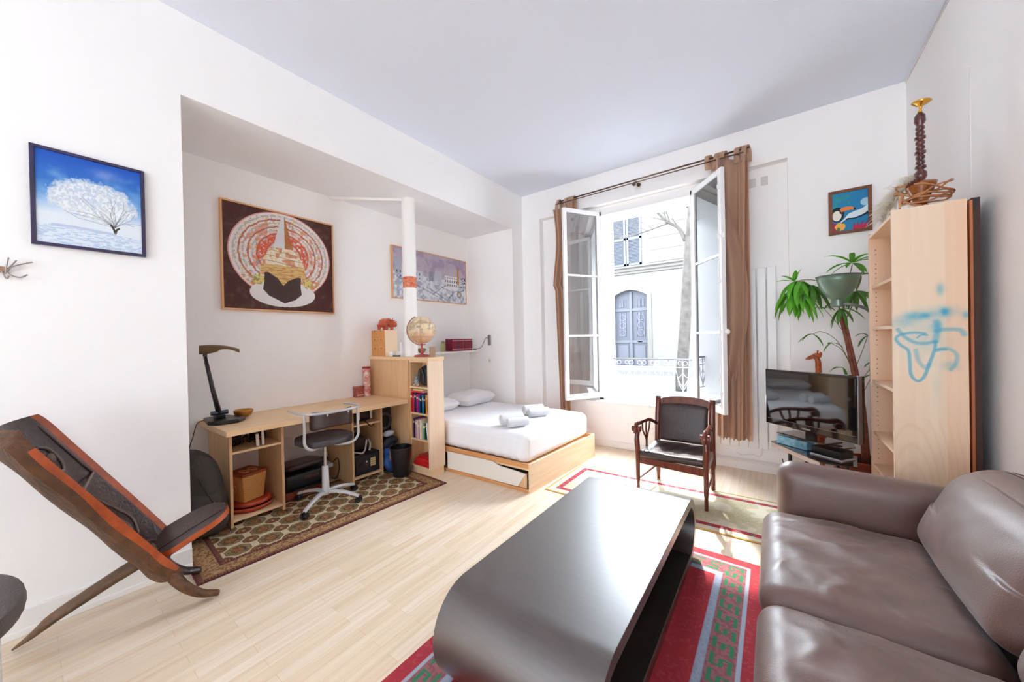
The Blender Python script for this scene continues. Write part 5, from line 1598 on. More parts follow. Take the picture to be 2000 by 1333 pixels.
# two feet of the back plank
for (x0, x1, tx) in ((-2.665, -2.625, -2.60), (-2.90, -2.93, -2.965)):
    pts = spline([(x0, 0.415, 0.30), (x0, 0.455, 0.225), (x1, 0.505, 0.135), (lerp(x1, tx, 0.6), 0.572, 0.062), (tx, 0.648, 0.024)], 6)
    n_ = len(pts)
    MB().tube(pts, [lerp(0.062, 0.026, (i/(n_-1))**0.9) for i in range(n_)], 12, flat=0.62).build('front_foot', M_rough if x0 > -2.8 else M_in, pc, smooth=True)
# seat plank that passes through the back, with its long curved tail
def chair_seat():
    mb = MB()
    P = [Vector(p) for p in ((-2.78, 0.395, 0.315), (-2.78, 0.47, 0.352), (-2.78, 0.56, 0.388), (-2.78, 0.65, 0.418), (-2.78, 0.74, 0.445))]
    S = spline(P, 5); n = len(S); K = 12
    top, bot = [], []
    for i, p in enumerate(S):
        t = i/(n-1)
        hw = 0.150*min(1, 0.55+t*2.2)*(1 if t < 0.55 else math.sqrt(max(0.0, 1-((t-0.55)/0.455)**2.3)))+0.004
        for j in range(K+1):
            a = -1+2*j/K
            q = Vector((p.x+hw*a, p.y, p.z+0.012*a*a))
            top.append(q); bot.append(q-Vector((0, -0.012, 0.030)))
    N = len(top); W_ = K+1; fs = []; ms = []
    for i in range(n-1):
        for j in range(K):
            a = i*W_+j
            fs.append((a, a+1, a+W_+1, a+W_)); ms.append(0)
            fs.append((N+a, N+a+W_, N+a+W_+1, N+a+1)); ms.append(2)
        a = i*W_; b = a+K
        fs.append((a, a+W_, N+a+W_, N+a)); ms.append(1)
        fs.append((b, N+b, N+b+W_, b+W_)); ms.append(1)
    for j in range(K):
        fs.append((j, N+j, N+j+1, j+1)); ms.append(2)
        a = (n-1)*W_+j; fs.append((a, a+1, N+a+1, N+a)); ms.append(1)
    mb.v = [tuple(v) for v in top+bot]; mb.f = fs; mb.m = ms
    return mb
M_st = mat('seat_dark_brown', '4a3532', 0.4, bump=0.3, bscale=50, col2='3a2827', vscale=10)
chair_seat().build('seat', [M_st, M_edge, M_rough], pc, smooth=True, auto=50)
MB().tube([(-2.725, 0.42, 0.335), (-2.725, 0.55, 0.3895), (-2.735, 0.71, 0.4405)], 0.002, 5).build('seat_crack', M_blackm, pc)
tail = spline([(-2.78, 0.43, 0.33), (-2.785, 0.36, 0.285), (-2.81, 0.26, 0.235), (-2.85, 0.15, 0.170), (-2.89, 0.07, 0.115), (-2.93, 0.01, 0.055), (-2.965, -0.045, 0.008)], 7)
n_ = len(tail)
MB().tube(tail, [lerp(0.052, 0.030, i/(n_-1)) if i < n_*0.7 else lerp(0.036, 0.007, (i/(n_-1)-0.7)/0.3) for i in range(n_)], 10, flat=0.62).build('tail', mat('tail_grey_brown', '6b4c33', 0.55, bump=0.5, bscale=60, col2='4a321f', vscale=16, stretch=(1, 1, 1)), pc, smooth=True)

# ================================================================= GREY CHAIR at the left edge
gc_ = thing('leather_chair', (-2.42, -0.25, 0), 'grey leather chair seat just entering the photo at the lower left', 'chair')
MB().cushion((-2.40, -0.235, 0.475), 0.62, 0.47, 0.065, n=18, r=0.9, fn=fs_).build('seat', mat('grey_leather', '5d5553', 0.45, bump=0.4, bscale=140, col2='4a4342', vscale=10), gc_, smooth=True)
for x, y in ((-2.68, -0.08), (-2.15, -0.10), (-2.66, -0.42), (-2.15, -0.42)):
    MB().cyl((x, y, 0), (x*0.98-0.04, y, 0.45), 0.012, n=10).build('leg', M_whitem, gc_, smooth=True, auto=40)
MB().cushion((-2.40, -0.49, 0.80), 0.50, 0.05, 0.38, n=10, r=0.9).build('backrest', mat('grey_leather', '5d5553'), gc_, smooth=True)
for x in (-2.58, -2.22):
    MB().cyl((x, -0.46, 0.45), (x, -0.505, 0.68), 0.011, n=10).build('back_post', M_whitem, gc_, smooth=True, auto=40)

# ================================================================= COAT HOOK
hk = thing('coat_hook', (XB, -0.03, 1.80), 'twig-shaped grey metal coat hook on the left wall below the tree picture', 'coat hook')
M_hk = mat('twig_metal', '9a918b', 0.35, metal=0.5)
MB().box(XB, XB+0.010, -0.16, -0.035, 1.83, 1.86).build('back_plate', mat('copper_plate', 'b08a70', 0.4, metal=0.5), hk, bevel=0.003)
for pts in ([(-0.032, 1.835), (-0.022, 1.855), (0.0, 1.872), (0.045, 1.893)], [(-0.034, 1.835), (-0.02, 1.818), (0.005, 1.81), (0.028, 1.826)],
            [(-0.036, 1.825), (-0.034, 1.86), (-0.027, 1.905)], [(-0.05, 1.84), (-0.035, 1.80), (-0.028, 1.815)], [(-0.03, 1.85), (-0.015, 1.875), (-0.004, 1.895)], [(-0.09, 1.84), (-0.07, 1.82), (-0.06, 1.815)]):
    MB().tube(spline([(XB+0.012+0.02*i/len(pts), y, z) for i, (y, z) in enumerate(pts)], 5), 0.0032, 6).build('twig', M_hk, hk, smooth=True)

# ================================================================= PICTURES
M_pic = mat('painted_canvas', 'ffffff', 0.7, attr=True)
def framed(name, O, U, V, fn, nu, nv, fw, fmat, depth, label, inset=0.006, glassy=False):
    O, U, V = Vector(O), Vector(U), Vector(V); N = U.cross(V).normalized()
    r = thing(name, O+U*0.5, label, 'picture')
    u, v = U.normalized(), V.normalized()
    a, b = U.length, V.length
    quads = [((0, 0), (a, 0), (a-fw, fw), (fw, fw)), ((a, 0), (a, b), (a-fw, b-fw), (a-fw, fw)), ((a, b), (0, b), (fw, b-fw), (a-fw, b-fw)), ((0, b), (0, 0), (fw, fw), (fw, b-fw))]
    for q in quads:
        mb = MB(); mb.prism([O+u*x+v*y+N*0.001 for x, y in q], N*depth)
        mb.build('frame_side', fmat, r, bevel=0.0015)
    colgrid('canvas', O+u*(fw+0.0005)+v*(fw+0.0005)+N*0.002, u*(a-2*fw-0.001), v*(b-2*fw-0.001), nu, nv, fn, M_pic, max(0.002, depth-inset), r)
    return r
# winter tree (left wall faces +x: u along +y)
def p_tree(u, v):
    w, h = 0.395, 0.495
    x, y = u/w, v/h
    n = u.size
    n1 = fbm(x, y, 5); n2 = vn(x, y, 60); n3 = vn(x, y, 26)
    c = np.tile(C('2f6fc4'), (n, 1))
    c = mixc(c, C('0f4fb8'), np.clip((y-0.72)*3.5, 0, 1)); c = mixc(c, C('9cc4ea'), np.clip((0.80-y)*2.0+(n1-0.5)*1.5, 0, 0.95))
    c = mixc(c, C('8f9ad8'), np.exp(-((x-0.62)**2/0.02+(y-0.86)**2/0.003))*0.6)
    c = mixc(c, C('e8eef2'), np.clip((0.52-y)*5, 0, 1)*0.9)
    # crown
    crown = ((x-0.50)/0.43)**2+((y-0.52)/0.24)**2 + (n3-0.5)*0.35+(n1-0.5)*0.5
    soft = np.clip((1.02-crown-0.35*(n2-0.5))*3.2, 0, 1)*np.clip((y-0.27-0.14*np.abs(x-0.62)+0.10*(n3-0.5))*14, 0, 1)
    m = soft
    c = mixc(c, C('e2e6ea'), m*0.85); c = mixc(c, C('ffffff'), m*(n2 > 0.6)*0.5); c = mixc(c, C('a9bcd0'), m*(n2 < 0.25)*0.35)
    c = mixc(c, C('cfd8c8'), m*(n3 > 0.7)*0.2)
    tx, ty = 0.695, 0.235
    for k in range(26):
        a = PI*0.08+PI*0.86*k/25
        L_ = 0.22+0.14*math.sin(k*2.3)
        kx = 1.45 if a > PI/2 else 0.9
        pts = [(tx, ty+0.03)]
        for s in (0.35, 0.7, 1.0):
            pts.append((tx+kx*L_*s*math.cos(a+0.15*math.sin(k+s*4)), ty+0.05+L_*s*math.sin(a+0.15*math.sin(k+s*4))*0.95))
        d = segd(x, y, pts)
        c = mixc(c, C('5d5a62'), np.clip(1-d/0.0035, 0, 1)*0.75)
    c = mixc(c, C('3a2c2c'), (segd(x, y, [(tx+0.004, ty-0.055), (tx-0.002, ty), (tx-0.035, ty+0.055)]) < 0.012))
    c = mixc(c, C('4a3a36'), (segd(x, y, [(tx+0.004, ty-0.045), (tx+0.02, ty+0.01), (tx+0.045, ty+0.03)]) < 0.010))
    g = y < 0.19+0.02*np.sin(x*5)
    c = mixc(c, C('dbe6f2'), g*1.0); c = mixc(c, C('a9c2e0'), (g & (vn(x*3, y*14, 9) > 0.55))*0.7)
    c = mixc(c, C('b9c6e2'), ((np.abs(y-0.195-0.01*np.sin(x*6)) < 0.014) & (x < 0.7) & (x > 0.12))*0.9)
    return c
M_pf = mat('dark_violet_frame', '1d1030', 0.3, coat=0.5, col2='2c1f55', vscale=5)
framed('winter_tree_picture', (XB, 0.042, 1.990), (0, 0.418, 0), (0, 0, 0.520), p_tree, 230, 280, 0.017, M_pf, 0.022, 'framed print of a frosted white tree under blue sky on the left wall')
# turban figure painting
def p_face(u, v):
    w = 0.99
    x, y = (u/w)*2-1, (v/w)*2-1
    n = u.size
    n1 = fbm(x+2, y+2, 9); n2 = vn(x+2, y+2, 34); n3 = vn(x+3, y+1, 17)
    c = np.tile(C('4a2119'), (n, 1)); c = mixc(c, C('5c463f'), np.clip((n1-0.5)*3, 0, 0.7))
    # ringed turban
    cy = 0.10
    r = np.hypot(x/0.93, (y-cy)/0.86); a = np.arctan2(y-cy, x)
    m = (r < 1) & ~((y < -0.62) & (np.abs(x) < 0.93))
    ring = (r*6.2+0.16*(n3-0.5)) % 1
    t = np.tile(C('e6dfdc'), (n, 1))
    t = mixc(t, C('b4442f'), (ring < 0.16)*0.75); t = mixc(t, C('a9a7b0'), ((ring > 0.55) & (ring < 0.75) & (n2 > 0.35))*0.7)
    t = mixc(t, C('d6603e'), ((n3 > 0.66) & (r < 0.80))*0.5); t = mixc(t, C('d9b06a'), ((n2 > 0.72))*0.55)
    t = mixc(t, C('7d8f7c'), ((n2 < 0.16))*0.6); t = mixc(t, C('5e3a38'), (np.abs(ring-0.17) < 0.03)*0.6)
    red = np.exp(-((r-0.42)/0.10)**2)*(y > -0.35)
    t = mixc(t, C('d94a2c'), red*(n2 > 0.30)*0.85)
    t = mixc(t, C('cc7a3e'), ((y < -0.35) & (n3 > 0.4))*0.7)
    core = (((x/0.42)**2+((y+0.28)/0.56)**2) < 1) & (y > -0.50)
    t = mixc(t, C('ece2cc'), core*0.9); t = mixc(t, C('cf6a50'), (core & (n3 > 0.58))*0.7); t = mixc(t, C('dcc07c'), (core & (n2 > 0.66))*0.6)
    t = mixc(t, C('8a8468'), (core & (np.abs(((y+0.03*np.sin(x*5))*9) % 1-0.5) < 0.06))*0.8)
    sp = (y > 0.25) & (y < 0.92) & (np.abs(x) < 0.16*(0.95-y)/0.65+0.015)
    t = mixc(t, C('dadcde'), (sp & (x < 0.02))*0.95); t = mixc(t, C('b06a35'), (sp & (x >= 0.02))*0.9)
    t = mixc(t, C('efe9e6'), (r > 0.955)*0.9); t = mixc(t, C('d98a8a'), (r > 0.978)*0.8)
    c = np.where(m[:, None], t, c)
    # white collar crescent
    ex = (x/0.60)**2+((y+0.665)/0.27)**2
    inn = inpoly(x, y, [(-0.34, -0.20), (-0.36, -0.50), (-0.38, -0.60), (-0.28, -0.72), (0.0, -0.86), (0.20, -0.78), (0.33, -0.66), (0.31, -0.50), (0.33, -0.20)])
    c = mixc(c, C('e4e0de'), (ex < 1)*1.0)
    c = mixc(c, C('44302c'), inn*1.0)
    v1 = inpoly(x, y, [(-0.40, -0.10), (-0.40, -0.28), (-0.28, -0.26), (-0.12, -0.36), (-0.02, -0.50), (0.10, -0.38), (0.26, -0.30), (0.40, -0.32), (0.40, -0.10)])
    hh = mixc(np.tile(C('d9b878'), (n, 1)), C('b8703a'), (vn(x*0.6+1, y*4+3, 22) > 0.6)*0.6)
    c = np.where(v1[:, None], hh, c)
    for ex_ in (-0.45, 0.45):
        rr = np.hypot(x-ex_, (y+0.42))
        c = mixc(c, C('dccd7a'), ((rr < 0.10+0.02*(n2-0.5)))*0.9); c = mixc(c, C('6d6a3a'), ((rr < 0.10) & (n2 > 0.6))*0.6)
    return c
M_lf = mat('light_wood_frame', 'e0ab78', 0.45)
framed('turban_painting', (XB2, 1.065, 1.768), (0, 1.012, 0), (0, 0, 0.995), p_face, 300, 300, 0.014, M_lf, 0.04, 'square painting of a faceless figure in a large ringed turban above the desk', inset=0.012)
def p_town(u, v):
    w, h = 1.37, 0.66
    x, y = u/w, v/h
    n = u.size
    n1 = fbm(x*2, y, 6); n2 = vn(x*2, y, 40); n3 = vn(x*2, y, 18)
    c = np.tile(C('a698ae'), (n, 1)); c = mixc(c, C('c9bcc6'), n1*0.9); c = mixc(c, C('9182a2'), (n1 < 0.38)*0.4)
    c = mixc(c, C('cdd0da'), (y < 0.52+0.05*np.sin(x*9))*0.95)
    c = mixc(c, C('8d93a8'), ((y < 0.5) & (n3 < 0.35))*0.6); c = mixc(c, C('e6e8ec'), ((y < 0.5) & (n3 > 0.6))*0.7)
    for (a, b, lo, hi, col) in ((0.02, 0.09, 0.45, 0.78, 'aab0c0'), (0.10, 0.2, 0.40, 0.68, 'dfe0e4'), (0.22, 0.36, 0.38, 0.6, 'ccd0da'), (0.44, 0.50, 0.42, 0.62, '8c8a9c'), (0.52, 0.62, 0.38, 0.66, 'bdbfcb'), (0.66, 0.86, 0.30, 0.60, 'e4e4e6')):
        c = mixc(c, C(col), ((x > a) & (x < b) & (y > lo) & (y < hi))*0.95)
    win_ = (x > 0.67) & (x < 0.85) & (y > 0.33) & (y < 0.57) & (((x*30) % 1) < 0.42) & (((y*11) % 1) < 0.6)
    c = mixc(c, C('4a4a55'), win_*0.85)
    win_ = (x > 0.03) & (x < 0.34) & (y > 0.42) & (y < 0.6) & (((x*26) % 1) < 0.35) & (((y*10) % 1) < 0.5)
    c = mixc(c, C('3c3c48'), win_*0.8)
    c = mixc(c, C('b8863e'), ((np.abs(x-0.865) < 0.012+0.010*(0.82-y)) & (y > 0.42) & (y < 0.80))*0.95)
    c = mixc(c, C('9a8a74'), (np.hypot((x-0.865)*2, y-0.82) < 0.03)*0.9)
    for pts in ([(0.04, 0.42), (0.3, 0.28), (0.55, 0.10)], [(0.5, 0.15), (0.62, 0.32), (0.72, 0.40)], [(0.42, 0.28), (0.56, 0.16), (0.7, 0.03)], [(0.70, 0.05), (0.80, 0.25), (0.95, 0.30)], [(0.60, 0.33), (0.80, 0.22)]):
        c = mixc(c, C('5c5f70'), (segd(x*2, y, [(a*2, b) for a, b in pts]) < 0.008)*0.8)
    c = mixc(c, C('c9a989'), (np.hypot((x-0.88)*2, y-0.2) < 0.05)*0.85); c = mixc(c, C('4a4a5c'), (np.abs(np.hypot((x-0.88)*2, y-0.2)-0.06) < 0.012)*0.7)
    c = mixc(c, C('3e3a48'), ((x > 0.9) & (y > 0.3) & (y < 0.6) & (n2 > 0.55))*0.8)
    c = mixc(c, C('f0f0f4'), ((n2 > 0.74) & (y < 0.5))*0.6)
    return c
framed('town_painting', (XB2, 2.845, 2.015), (0, 1.375, 0), (0, 0, 0.685), p_town, 300, 150, 0.010, M_lf, 0.035, 'wide lilac-grey painting of a hillside town partly behind the white column', inset=0.008)
def p_toucan(u, v):
    w, h = 0.25, 0.36
    x, y = u/w, v/h
    n = u.size
    n1 = fbm(x+1, y+1, 6); n2 = vn(x, y, 24)
    c = np.tile(C('1a86b4'), (n, 1)); c = mixc(c, C('1267a8'), np.clip(x*0.9, 0, 1)*0.6); c = mixc(c, C('2f9a86'), ((n1 > 0.52) & (x < 0.5) & (y > 0.45))*0.5)
    c = mixc(c, C('bfe0ee'), (np.exp(-((x-0.92)**2/0.03+(y-0.66)**2/0.012)) > 0.45)*0.85)
    c = mixc(c, C('e6eef0'), inpoly(x, y, [(0.18, 0.20), (0.32, 0.30), (0.45, 0.42), (0.6, 0.46), (0.8, 0.50), (1, 0.60), (1, 0.42), (0.85, 0.36), (0.6, 0.30), (0.42, 0.30), (0.30, 0.20)])*0.95)
    c = mixc(c, C('10181c'), inpoly(x, y, [(0.16, 0.17), (0.3, 0.24), (0.42, 0.31), (0.6, 0.29), (0.8, 0.33), (1, 0.44), (1, 0.36), (0.8, 0.30), (0.6, 0.265), (0.42, 0.27), (0.3, 0.19), (0.18, 0.13)])*1.0)
    c = mixc(c, C('10181c'), (((x-0.13)/0.20)**2+((y-0.43)/0.19)**2 < 1)*1.0)
    c = mixc(c, C('eee9dc'), (((x-0.12)/0.13)**2+((y-0.40)/0.13)**2 < 1)*1.0)
    c = mixc(c, C('e8823c'), inpoly(x, y, [(0.20, 0.55), (0.22, 0.48), (0.35, 0.50), (0.50, 0.515), (0.60, 0.50), (0.62, 0.54), (0.52, 0.60), (0.36, 0.61), (0.24, 0.59)])*1.0)
    c = mixc(c, C('10181c'), (((x-0.61)/0.03)**2+((y-0.525)/0.03)**2 < 1)*1.0)
    c = mixc(c, C('10181c'), (segd(x, y, [(0.21, 0.53), (0.22, 0.46), (0.30, 0.46)]) < 0.018)*1.0)
    c = mixc(c, C('1c7fae'), ((y < 0.26) & (x > 0.3))*0.9)
    rr = inpoly(x, y, [(0, 0), (0, 0.25), (0.1, 0.2), (0.15, 0.08), (0.12, 0)]); c = mixc(c, C('a81f4a'), rr*0.95)
    c = mixc(c, C('efb24a'), (((x-0.20)/0.15)**2+((y-0.11)/0.10)**2 < 1+0.5*(n2-0.5))*1.0); c = mixc(c, C('3f7a3a'), (((x-0.16)/0.05)**2+((y-0.05)/0.05)**2 < 1)*0.9)
    fl = inpoly(x, y, [(0.55, 0), (0.58, 0.2), (0.64, 0.08), (0.68, 0.2), (0.74, 0.08), (0.82, 0.22), (0.84, 0.08), (0.96, 0.2), (0.94, 0.0)])
    c = mixc(c, C('c92145'), fl*0.95); c = mixc(c, C('6a4a9a'), (fl & (y > 0.12))*0.7)
    return c
framed('toucan_picture', (0.437, YW, 2.372), (0.296, 0, 0), (0, 0, 0.408), p_toucan, 150, 210, 0.027, mat('carved_brown_frame', '8a4a26', 0.45, col2='5f3418', vscale=30, bump=0.4, bscale=60), 0.024, 'small bright toucan picture in a brown wooden frame on the window wall')
# ================================================================= TALL BOOKSHELF
bs = thing('bookshelf', (0.705, 3.3, 0), 'tall pale birch bookshelf with blue spray scribble on its side', 'bookshelf')
SX0, SX1, SY0, SY1, SZ = 0.562, 0.845, 3.0, 3.64, 2.155
def p_spray(u, v):
    # u along +x (0..0.283), v up (0..2.155)
    x, z = u, v
    n = u.size
    c = np.tile(C('e6cdb2'), (n, 1))
    g = vn(x*1.0, z*0.05, 60); g2 = fbm(x, z*0.12, 14)
    c = mixc(c, C('deBE9e'), g2*0.55); c = mixc(c, C('ecd8c0'), (g > 0.6)*0.25)
    c = mixc(c, C('e2b492'), (x > 0.205)*0.45)
    ar = np.exp(-((np.hypot((x-0.07)*5, (z-0.30))*9) % 1-0.5)**2/0.02); c = mixc(c, C('d8ab80'), ar*0.25*(z < 0.95))
    blue = C('2f93b8')
    Z0 = 1.44
    def st(pts, w_, s, soft=0.004):
        nonlocal c
        P = [(p[0], p[1]) for p in spline([(a, b, 0) for a, b in pts], 5)]
        d = segd(x, z, P)
        c = mixc(c, blue, np.clip((w_+soft-d)/soft, 0, 1)*s)
    def cl(a, b, ra, rb, s):
        nonlocal c
        q = ((x-a)/ra)**2+((z-b)/rb)**2
        c = mixc(c, blue, np.exp(-q)*s*(0.6+0.8*fbm(x, z, 30)))
    st([(0.125, 1.435), (0.08, 1.44), (0.03, 1.43), (0.012, 1.405), (0.03, 1.37), (0.06, 1.34), (0.066, 1.28), (0.07, 1.20), (0.095, 1.165), (0.12, 1.19), (0.14, 1.26), (0.16, 1.34), (0.165, 1.385)], 0.004, 0.60, 0.006)
    st([(0.02, 1.46), (0.045, 1.42), (0.085, 1.385), (0.13, 1.38), (0.165, 1.39)], 0.004, 0.50, 0.009)
    st([(0.095, 1.41), (0.11, 1.425), (0.135, 1.425)], 0.002, 0.6, 0.004)
    st([(0.09, 1.34), (0.10, 1.28), (0.125, 1.24), (0.14, 1.26)], 0.004, 0.35, 0.01)
    st([(0.165, 1.39), (0.175, 1.47), (0.17, 1.50)], 0.006, 0.45, 0.012)
    st([(0.17, 1.45), (0.21, 1.455), (0.255, 1.45), (0.268, 1.425)], 0.005, 0.45, 0.010)
    st([(0.175, 1.345), (0.21, 1.35), (0.24, 1.32), (0.238, 1.27), (0.22, 1.235)], 0.004, 0.40, 0.008)
    st([(0.17, 1.34), (0.185, 1.345), (0.20, 1.345)], 0.005, 0.5, 0.006)
    cl(0.10, 1.535, 0.05, 0.022, 0.75); cl(0.125, 1.535, 0.02, 0.012, 0.6); cl(0.20, 1.55, 0.016, 0.02, 0.95); cl(0.185, 1.68, 0.014, 0.03, 0.45)
    cl(0.17, 1.47, 0.02, 0.03, 0.6); cl(0.19, 1.55, 0.06, 0.03, 0.35); cl(0.275, 1.53, 0.012, 0.02, 0.45); cl(0.04, 1.50, 0.05, 0.03, 0.3); cl(0.22, 1.255, 0.03, 0.025, 0.25)
    cl(0.12, 1.42, 0.10, 0.12, 0.18); cl(0.17, 1.15, 0.02, 0.1, 0.08)
    return c
M_sp = mat('sprayed_birch_side', 'ffffff', 0.38, attr=True, bump=0.02, bscale=30)
colgrid('side_panel', (SX0, SY0+0.02, 0), (SX1-SX0, 0, 0), (0, 0, SZ), 120, 860, p_spray, M_sp, 0.02, bs)
MB().box(SX0, SX1, SY1-0.02, SY1, 0, SZ).build('side_panel', M_birchL, bs, bevel=0.001)
MB().box(SX1-0.006, SX1, SY0+0.0205, SY1-0.0205, 0.06, SZ).build('back_panel', M_birchL, bs)
shz = [2.135, 1.775, 1.485, 1.105, 0.735, 0.50, 0.09]
for i, z in enumerate(shz):
    nm = 'top_board' if i == 0 else 'shelf'
    MB().box(SX0+(0.0 if i == 0 else 0.012), SX1-0.007, SY0+0.0205, SY1-0.0205, z-0.02, z).build(nm, M_birchL, bs, bevel=0.001)
mb = MB()
z = 0.2
while z < 2.05:
    if min(abs(z-s) for s in shz) < 0.16 and min(abs(z-s) for s in shz) > 0.025:
        mb.cyl((SX0+0.035, SY1-0.0202, z), (SX0+0.035, SY1-0.0212, z), 0.0032, n=8)
    z += 0.034
o = mb.build('shelf_pin_hole', mat('pin_hole_dark', '5a4030', 0.8), bs); o['kind'] = 'stuff'
# folded board leaning behind the shelf
lb_ = thing('leaning_board', (0.885, 3.1, 0), 'reddish brown wooden board wedged between bookshelf and right wall', 'board')
MB().box(0.862, 0.874, 3.03, 3.55, 0.0, 2.15).build('board', wood('red_brown_board', 'a2582c', 'bd7444', 0.45, 'z', 0.5), lb_, bevel=0.001)
MB().box(0.875, 0.905, 3.05, 3.55, 0.0, 2.165).build('board_frame', mat('dark_board', '3a1d14', 0.6), lb_, bevel=0.001)
MB().prism([(0.876, 3.049, 2.155), (0.904, 3.049, 2.163), (0.876, 3.049, 2.07)], (0, -0.002, 0)).build('dark_interior_patch', M_blackm, lb_)  # black patch paints the shaded interior at the board's top

# ---- on top of the shelf
cs = thing('candlestick', (0.70, 3.06, SZ), 'tall turned dark-red candlestick with brass dish on top of the bookshelf', 'candlestick')
M_trn = mat('turned_red_wood', '5e1814', 0.22, coat=0.6, col2='37120f', vscale=40)
cb = Vector((0.695, 3.07, SZ+0.002))
MB().lathe([(0.024, 0.0), (0.03, 0.02), (0.062, 0.105), (0.066, 0.118), (0.055, 0.122)], cb+Vector((0, 0, 0.02)), 26).build('amber_bowl', mat('amber_glass', '7a3012', 0.2, coat=0.5, col2='9c6426', vscale=35), cs, smooth=True)
MB().lathe([(0.035, 0), (0.035, 0.012), (0.02, 0.02)], cb, 20).build('candlestick_foot', M_trn, cs, smooth=True, auto=40)
prof = [(0.055, 0.0), (0.022, 0.006), (0.018, 0.02), (0.026, 0.035), (0.026, 0.06), (0.014, 0.075)]
z = 0.08
for k in range(9):
    r = 0.019 if k % 3 else 0.023
    prof += [(0.014, z), (r, z+0.006), (r, z+0.019), (0.014, z+0.025)]
    z += 0.028
prof += [(0.014, z), (0.024, z+0.02), (0.022, z+0.055), (0.010, z+0.075)]
MB().lathe(prof, cb+Vector((0, 0, 0.142)), 22).build('turned_stem', M_trn, cs, smooth=True)
zt2 = 0.142+z+0.075
M_gold = mat('polished_brass', 'd19a3f', 0.2, metal=0.85)
MB().lathe([(0.010, 0), (0.006, 0.02), (0.008, 0.035), (0.030, 0.047), (0.041, 0.058), (0.039, 0.060), (0.02, 0.05)], cb+Vector((0, 0, zt2)), 26, Matrix.Rotation(0.12, 3, 'Y')).build('brass_dish', M_gold, cs, smooth=True)
rt_ = thing('rattan_coil', (0.70, 3.04, SZ), 'loose coil of rattan rings around the foot of the candlestick', 'rattan')
M_rat = mat('peeled_rattan', 'c9905c', 0.5, col2='8c4a2c', vscale=12)
for k, (r, z, tx, ty, ph) in enumerate(((0.115, 0.075, 0.35, 0.25, 0), (0.118, 0.10, -0.15, 0.35, 1), (0.10, 0.06, 0.5, -0.2, 2), (0.105, 0.09, 0.05, -0.42, 3), (0.085, 0.055, -0.35, 0.1, 4))):
    R3 = Matrix.Rotation(tx, 3, 'X') @ Matrix.Rotation(ty, 3, 'Y')
    c_ = Vector((0.70+0.006*k, 3.07, SZ+z))
    pts = [c_+R3 @ Vector((r*1.0*math.cos(q*PI/14+ph), r*0.62*math.sin(q*PI/14+ph), 0.006*math.sin(q*0.9))) for q in range(28)]
    pts = [Vector((p.x, p.y, max(p.z, SZ+0.006))) for p in pts]
    MB().tube(pts, 0.0046, 7, close=True).build('rattan_ring', M_rat, rt_, smooth=True)
MB().tube(spline([(0.60, 3.02, SZ+0.006), (0.602, 3.02, SZ+0.05), (0.612, 3.02, SZ+0.078), (0.62, 3.03, SZ+0.05), (0.66, 3.04, SZ+0.02), (0.71, 3.04, SZ+0.008)]), 0.0052, 7).build('rattan_end', M_rat, rt_, smooth=True)
for k in range(5):
    a = k*0.25
    MB().tube([Vector((0.625+k*0.012, 3.01, SZ+0.115+0.006*k)), Vector((0.635+k*0.012, 3.00, SZ+0.14+0.006*k))], 0.0045, 6).build('binding', mat('dark_cane', '5a1f16', 0.5), rt_)
pm = thing('pampas_grass', (0.66, 3.42, SZ), 'pale fluffy pampas plume lying on the shelf behind the candlestick', 'dried grass')
mb = MB()
M_pam = mat('pale_plume', 'efe8d8', 0.95, trans=0.3)
for k in range(420):
    t = random.random()
    b = Vector((lerp(0.60, 0.76, t), 3.42-0.16*t, SZ+lerp(0.03, 0.22, math.sin(t*PI*0.6))))
    d = Vector((random.uniform(-0.10, 0.03), random.uniform(-0.05, 0.05), random.uniform(-0.05, 0.06)))
    p2 = b+d*0.6+Vector((0, 0, 0.012)); p3 = b+d+Vector((0, 0, -0.03*random.random()))
    if b.x+d.x > SX0: p3.z = max(p3.z, SZ+0.004)
    mb.tube([b, p2, p3], [0.0022, 0.0017, 0.0006], 4)
o = mb.build('plume', M_pam, pm, smooth=True); o['kind'] = 'stuff'
MB().tube(spline([(0.80, 3.50, SZ+0.008), (0.72, 3.49, SZ+0.04), (0.64, 3.49, SZ+0.09)]), 0.003, 6).build('stalk', mat('straw', 'c9b98a', 0.8), pm, smooth=True)

# ================================================================= TELEVISION ON ITS GLASS STAND
TA, TB = Vector((-0.065, 3.87, 0)), Vector((0.470, 3.41, 0))
ut = (TB-TA).normalized(); nt_ = Vector((-ut.y, ut.x, 0)); nt_ = nt_ if nt_.y < 0 else -nt_      # towards the viewer
wt = (TB-TA).length
tv = thing('television', tuple(TA.lerp(TB, 0.5)+Vector((0, 0, 0.60))), 'black flat-screen television angled on the glass stand', 'television')
def TP(a, z, d): return TA+ut*(a*wt)+Vector((0, 0, z))+nt_*d
zl, zh = 0.668, 1.142
M_tvb = mat('piano_black', '0b0a0c', 0.12, coat=0.8, croft=0.03)
M_scr = mat('screen_glass', '07080c', 0.06, spec=0.9, coat=1.0, croft=0.02)
def tvbox(a0, a1, z0, z1, d0, d1):
    mb = MB(); mb.prism([TP(a0, z0, d0), TP(a1, z0, d0), TP(a1, z1, d0), TP(a0, z1, d0)], nt_*(d1-d0)); return mb
tvbox(0.0, 1.0, zl, zh, -0.06, 0.0).build('tv_casing', M_tvb, tv, bevel=0.006)
tvbox(0.03, 0.97, zl+0.055, zh-0.02, 0.0005, 0.003).build('screen', M_scr, tv)
tvbox(0.03, 0.97, zl+0.050, zl+0.053, 0.0005, 0.004).build('silver_line', mat('silver_trim', '8a8a90', 0.3, metal=0.8), tv)
mb = MB()
import string
